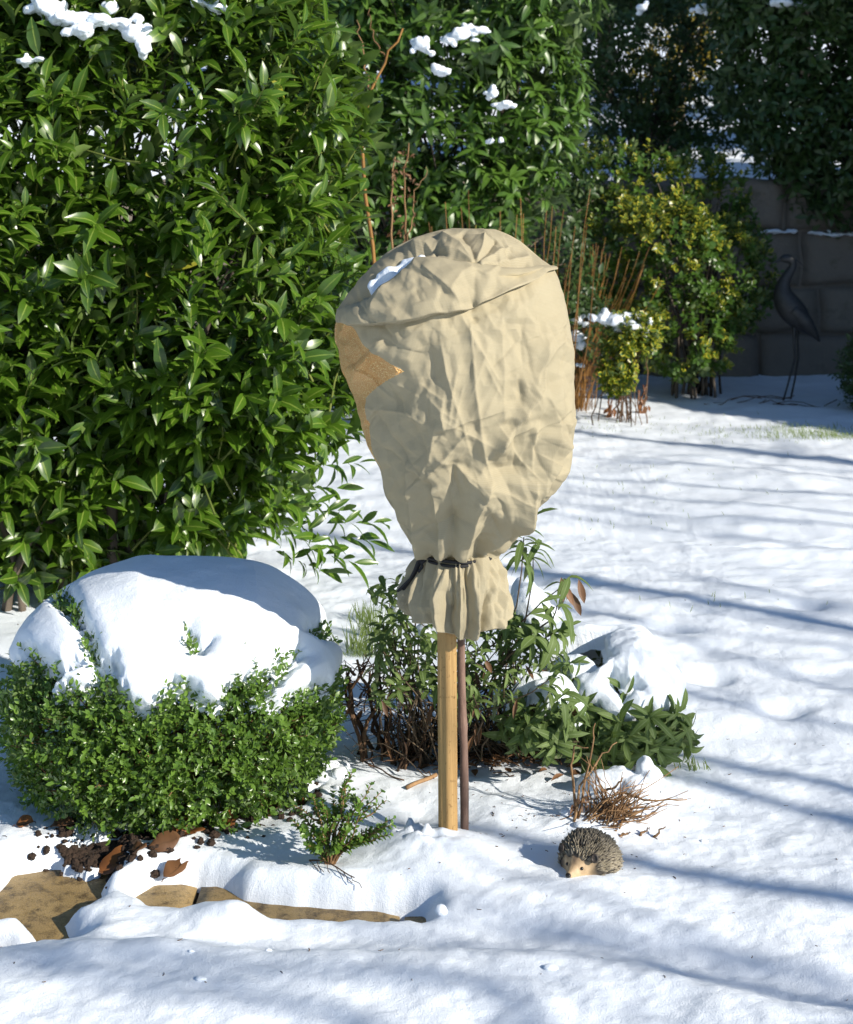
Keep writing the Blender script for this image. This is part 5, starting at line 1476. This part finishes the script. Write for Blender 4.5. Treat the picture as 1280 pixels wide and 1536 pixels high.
# ------------------------------------------------------------------ heron sculpture
HYD = 12.0
her = empty('heron_sculpture', tuple(ground(1178, 606)), 'dark metal heron sculpture on thin legs standing in front of the stone wall', 'sculpture')
m, nt, bs, out = new_mat('dark_metal_patina')
n1 = noise(nt, 30, 5, .6)
nt.links.new(mixc(nt, n1.outputs[0], (0.018, 0.02, 0.022), (0.06, 0.062, 0.064)), bs.inputs['Base Color']); bs.inputs['Metallic'].default_value = 0.4; bs.inputs['Roughness'].default_value = 0.6
M['metal'] = m
def hpath(pts, n=40):
    P = np.array([np.append(at(x, y, HYD), r) for x, y, r in pts])
    tq = np.linspace(0, len(P) - 1, n)
    t = np.arange(len(P))
    return np.stack([np.interp(tq, t, P[:, i]) for i in range(3)], 1), np.interp(tq, t, P[:, 3])
def smooth(P, k=3):
    for _ in range(k):
        P[1:-1] = (P[:-2] + 2 * P[1:-1] + P[2:]) / 4
    return P
b = Bag(); P, R = hpath([(1230, 512, .008), (1220, 500, .03), (1206, 486, .075), (1192, 470, .105), (1180, 455, .10), (1174, 440, .075), (1175, 426, .050), (1182, 412, .038), (1189, 402, .030), (1190, 394, .028), (1184, 388, .036), (1176, 388, .032), (1171, 389, .018)], 60)
add_tube(b, smooth(P), smooth(R[:, None])[:, 0], 16); b.build('body', M['metal'], her)
b = Bag(); P, R = hpath([(1173, 389, .016), (1155, 396, .002)], 8); add_tube(b, P, R, 8); b.build('bill', M['metal'], her)
b = Bag(); P, R = hpath([(1186, 386, .008), (1198, 392, .005), (1206, 400, .001)], 8); add_tube(b, P, R, 6); b.build('crest', M['metal'], her)
for dy, pts in ((-.03, [(1190, 490, .02), (1190, 512, .009), (1191, 537, .010), (1181, 575, .0075), (1171, 610, .0085)]), (.05, [(1198, 490, .02), (1199, 512, .009), (1200, 537, .010), (1195, 570, .0075), (1188, 602, .0085)])):
    b = Bag(); P, R = hpath(pts, 24); P[:, 1] += dy; add_tube(b, P, R, 8)
    for k in (-1, 0, 1):
        q = P[-1]; add_tube(b, np.array([q, q + [-.06 + .0 * k, .05 * k, -.008]]), [.006, .003], 6)
    b.build('leg', M['metal'], her)
b = Bag(); P, R = hpath([(1186, 462, .05), (1206, 482, .06), (1224, 506, .02)], 14); P[:, 1] -= .06; add_tube(b, P, R, 10); b.build('wing', M['metal'], her)

# ------------------------------------------------------------------ snow lodged in the shrubs and on the wall
def perch(ells, label, vox=0.012, rough=.02):
    rr = random.Random(len(label) * 7 + 1)
    more = []
    for e in ells:
        more.append((e[0], e[1], e[2], e[3] * .9, e[4], e[5] * .7))
        for _ in range(4):
            more.append((e[0] + rr.gauss(0, .8) * e[3], e[1] + rr.uniform(-.4, .9) * e[4], e[2] + rr.gauss(0, .55) * e[5], e[3] * rr.uniform(.25, .6), e[4] * rr.uniform(.3, .6), e[5] * rr.uniform(.3, .6)))
    ells, vox, rough = more, vox * .75, rough * 1.5
    snow_lump('snow_clump', ells, label, 'snow clumps lodged in the shrubs', vox, rough, smooth=3)
perch([on(105, 30, 5.75, .08, .08, .05), on(75, 12, 5.8, .07, .08, .05), on(125, 45, 5.7, .05, .06, .04), on(150, 30, 5.75, .05, .06, .04)], 'largest patch of snow near the top left of the laurel', .008, .015)
perch([on(200, 50, 5.75, .045, .05, .05), on(215, 70, 5.72, .03, .04, .05), on(180, 35, 5.8, .05, .05, .03)], 'jagged strip of snow in the laurel right of its largest snow patch', .008, .015)
perch([on(38, 92, 5.6, .035, .04, .02), on(60, 88, 5.6, .025, .03, .015)], 'thin sliver of snow low among the top left laurel leaves', .008, .010)
perch([on(325, 12, 5.9, .05, .05, .03), on(300, 5, 5.9, .04, .05, .03)], 'small snow patch at the very top of the laurel, left of the bare tan branch', .008, .012)
perch([on(635, 70, 9.35, .05, .06, .035), on(628, 62, 9.35, .035, .05, .03), on(645, 80, 9.35, .03, .05, .02)], 'slanting snow lump high on the rhododendron, nearest the bare branch')
perch([on(690, 52, 9.45, .07, .07, .04), on(715, 45, 9.45, .06, .06, .035), on(675, 60, 9.45, .04, .05, .04)], 'wide broken snow patch high on the rhododendron above the fleece cover')
perch([on(735, 140, 9.3, .05, .06, .03), on(755, 155, 9.3, .05, .06, .025), on(768, 158, 9.3, .03, .04, .02)], 'long snow strip in the middle of the rhododendron leaves')
perch([on(738, 212, 9.3, .028, .03, .03)], 'small round snow spot low on the rhododendron')
perch([on(665, 108, 9.4, .05, .05, .04), on(652, 100, 9.4, .03, .04, .04)], 'snow patch in the rhododendron just below its slanting lump')
perch([on(962, 12, 13.6, .05, .05, .05)], 'round white snow ball perched at the top of the dark evergreen, left one', .012, .012)
perch([on(1052, 13, 13.6, .06, .06, .06)], 'round white snow ball perched at the top of the dark evergreen, right one', .012, .012)
perch([on(1172, 4, 12.9, .10, .1, .05)], 'snow lump at the top of the dark tree that leans over the wall', .012, .015)
perch([on(922, 482, 10.9, .085, .09, .06), on(950, 488, 10.9, .08, .08, .05), on(965, 496, 10.88, .05, .06, .055), on(905, 478, 10.9, .05, .06, .05), on(938, 476, 10.92, .06, .06, .04)], 'fluffy cap of snow on the small golden euonymus', .012, .02)
perch([on(866, 480, 11.3, .05, .05, .045), on(864, 505, 11.25, .06, .06, .05), on(868, 515, 11.25, .04, .05, .05)], 'snow lump among the willow whips at the right edge of the fleece cover', .012, .02)
perch([on(873, 548, 11.2, .022, .03, .02)], 'tiny snow blob low among the willow whips', .01, .008)
for x0, x1, py, lab in ((1150, 1188, 347, 'thin line of snow on the wall ledge nearest the euonymus'), (1228, 1276, 351, 'thin line of snow on the wall ledge at the right edge')):
    perch([on(x, py + random.uniform(-1.5, 1.5), WY + .0, .06, .06, .016) for x in np.linspace(x0, x1, 5)], lab, .01, .010)
pock = poly_sdf(PXg, PY0, [(560, 436), (600, 411), (640, 384), (634, 377), (606, 383), (572, 406), (556, 424)])
pi_ = np.argwhere((pock > 1) & (np.cos(TH0) > 0))
pi_ = pi_[::max(1, len(pi_) // 70)]
snow_lump('snow_patch', [(*Pcov[i, j], .013, .016, .010) for i, j in pi_], 'bluish snow lying in the folded hollow on top of the fleece cover', None, .004, .003, smooth=10)

# ------------------------------------------------------------------ grass
gr = Bag()
def tuft(px, py, sx, n, h, sprd=0.4):
    for i in range(n):
        p = sz(ground(px + random.gauss(0, sx), py + random.gauss(0, sx * .12)))
        d = np.array([[random.gauss(0, sprd), random.gauss(0, sprd), 1]])
        add_leaves(gr, p[None] - [0, 0, .005], d, np.array([[0, -1, .1]]), h * random.uniform(.5, 1.2), .0035 if h > .06 else .003, .8, .3, 3)
tuft(1200, 655, 45, 420, .055); tuft(1120, 650, 60, 120, .04); tuft(1250, 660, 22, 160, .05); tuft(930, 640, 60, 90, .03)
tuft(545, 985, 16, 90, .13, .3); tuft(560, 960, 14, 60, .12, .3); tuft(548, 935, 12, 40, .10, .3)
tuft(1040, 1150, 14, 26, .05); tuft(1090, 905, 60, 12, .04); tuft(1000, 720, 130, 40, .04); tuft(900, 780, 90, 20, .04)
tag(gr.build('grass', M['grass']), 'sparse blades of grass poking through the snow', None, None, 'stuff')

db_ = Bag()
for i in range(260):
    px, py = random.uniform(0, 1280), random.uniform(660, 1530)
    if random.random() < .5: px, py = random.gauss(800, 160), random.gauss(1215, 45)
    p = sz(ground(px, py)); a_ = random.uniform(0, 6.28)
    if p[2] < -0.02: continue
    L_ = random.uniform(.002, .007)
    add_tube(db_, np.array([p, p + [math.cos(a_) * L_, math.sin(a_) * L_, .001], p + [math.cos(a_ + .4) * L_ * 2, math.sin(a_ + .4) * L_ * 2, .001]]), random.uniform(.0005, .0013), 5)
tag(db_.build('debris', M['twig']), 'tiny scraps of bark and seed scattered on the snow', None, None, 'stuff')

# ------------------------------------------------------------------ trees outside the view to the right that shade the garden
def conifer(x, y, h, r, label, z0=0.0, n=4200, low=0.04, size=1.0):
    e = empty('conifer_tree', (x, y, 0), label, 'tree', 'trees beyond the right edge')
    b = Bag(); add_tube(b, np.array([[x, y, z0 - .1], [x, y, z0 + h * .5], [x, y, z0 + h]]), [.16, .1, .02], 10); b.build('trunk', M['bark'], e)
    zz = h * (low + (1 - low) * RNG.random(n) ** 1.4)
    rr = r * (1 - zz / h) ** .75 * RNG.uniform(.35, 1.05, n) * (1 + .15 * np.sin(zz * 7))
    a_ = RNG.uniform(0, 6.28, n)
    d = np.stack([np.cos(a_), np.sin(a_), RNG.uniform(-.35, .25, n)], 1)
    p = np.stack([x + rr * np.cos(a_), y + rr * np.sin(a_), z0 + zz], 1)
    f = Bag(); add_leaves(f, p - d * .2, d, np.array([[0, 0, 1.0]]) + RNG.normal(size=(n, 3)) * .25, RNG.uniform(.35, .6, n) * size, RNG.uniform(.12, .2, n) * size, .5, .2, 3)
    f.build('crown', M['needle'], e)
conifer(6.8, 9.95, 6.4, 1.35, 'dense dark conifer out of view to the right of the lawn, tall front one')
conifer(6.5, 8.7, 2.9, 1.1, 'short dark conifer out of view to the right of the lawn')
conifer(7.0, 11.3, 7.5, 1.6, 'dense dark conifer out of view to the right of the wall, middle one')
conifer(7.6, 13.8, 8.5, 1.9, 'dense dark conifer out of view behind the right end of the wall')
conifer(8.2, 17.0, 9.0, 2.2, 'dense dark conifer out of view on the snowy slope, nearest the wall')
conifer(10.5, 20.5, 11.0, 2.8, 'dense dark conifer out of view on the snowy slope, middle one')
conifer(13.5, 25.5, 13.0, 3.4, 'dense dark conifer out of view on the snowy slope, farthest one')

for cx_, cy_, h_, t_ in ((-4.5, 25.0, 9.5, 'left one behind the laurel'), (-0.5, 26.5, 10.0, 'one behind the rhododendron'), (3.2, 27.5, 10.5, 'one behind the yellow shrub'), (7.0, 28.5, 11.0, 'right one')):
    conifer(cx_, cy_, h_, 2.9, 'tall dark conifer high on the snowy slope behind the garden, ' + t_, 2.7 + (cy_ - 24) * .125, 3200, 0.16, 1.3)

def bare_tree(x, y, h, r, streaks, label, seed, twigs=26):
    rs = random.Random(seed)
    e = empty('bare_tree', (x, y, 0), label, 'tree', 'trees beyond the right edge')
    b = Bag(); T = wander([x, y, -.1], [x + .2, y + .1, h], 14, .03, seed=seed); add_tube(b, T, np.linspace(r, r * .3, 14), 12); b.build('trunk', M['bark'], e)
    for pa, pb, z, w in streaks:
        A, B = ground(*pa), ground(*pb)
        t = z / TAN
        off = np.array([SUNX * t, SUNY * t, z])
        A, B = A + off, B + off + np.array([0, 0, .15])
        k = np.argmin(np.abs(T[:, 2] - max(z - 1.0, .8)))
        P = np.vstack([bez(T[k], T[k] + (A - T[k]) * .4 + [0, 0, .1], A + (A - B) * .25, A, 8)[:-1], wander(A, B, 10, .03, seed=seed + int(pa[1]))])
        b = Bag(); add_tube(b, P, np.linspace(w * .75, w * .22, len(P)), 9)
        for i in range(6):
            q = P[rs.randrange(8, len(P))]; L = rs.uniform(.3, .9)
            v = nrm(B - A) + np.array([rs.gauss(0, .4), rs.gauss(0, .4), rs.gauss(.2, .4)])
            add_tube(b, wander(q, q + v * L, 7, .08), np.linspace(.010, .003, 7), 5)
        b.build('branch', M['bark'], e)
    for i in range(twigs):
        q = T[rs.randrange(5, 14)]; a_ = rs.uniform(0, 6.28)
        tip = q + np.array([math.cos(a_), math.sin(a_), rs.uniform(.2, 1)]) * rs.uniform(.5, 1.5)
        b = Bag(); P = wander(q, tip, 8, .1, seed=seed + i); add_tube(b, P, np.linspace(.022, .006, 8), 7)
        for j in range(5):
            s_ = P[rs.randrange(3, 8)]; add_tube(b, wander(s_, s_ + np.array([rs.gauss(0, .3), rs.gauss(0, .3), rs.uniform(0, .5)]), 5, .1, seed=seed + i * 7 + j), np.linspace(.007, .003, 5), 5)
        b.build('branch', M['bark'], e)
bare_tree(9.6, -2.9, 5.0, .13, [((1300, 1348), (690, 1262), 4.3, .085), ((1300, 1240), (1060, 1150), 4.0, .05), ((1290, 1185), (1020, 1125), 4.5, .07), ((1290, 1225), (1100, 1190), 4.2, .05)], 'bare leafless tree out of view beside the viewer on the right', 7)
bare_tree(11.3, -0.9, 8, .12, [((1300, 1042), (975, 938), 5.0, .035), ((1290, 1098), (1000, 1018), 4.7, .028), ((1200, 1085), (1040, 1040), 5.4, .02), ((1000, 905), (840, 860), 5.3, .03), ((1300, 940), (960, 880), 5.6, .03), ((1200, 960), (980, 940), 5.1, .02)], 'bare leafless tree out of view to the right of the boxwood lawn', 23, 12)
bare_tree(12.0, 2.6, 8, .13, [((1300, 742), (860, 722), 4.7, .03), ((1300, 775), (900, 745), 5.1, .03), ((1300, 718), (900, 690), 4.8, .03), ((1300, 790), (1000, 780), 5.4, .03), ((1300, 700), (1000, 668), 5.3, .025), ((1300, 830), (1000, 790), 5.3, .02)], 'bare leafless tree out of view to the right of the far lawn', 41, 10)
bare_tree(5.6, -4.2, 7, .15, [((1280, 1500), (700, 1440), 4.6, .045), ((700, 1490), (100, 1500), 4.9, .05), ((500, 1540), (-50, 1480), 4.8, .045), ((1280, 1460), (1000, 1440), 4.6, .035)], 'bare leafless tree out of view behind the viewer', 67, 9)
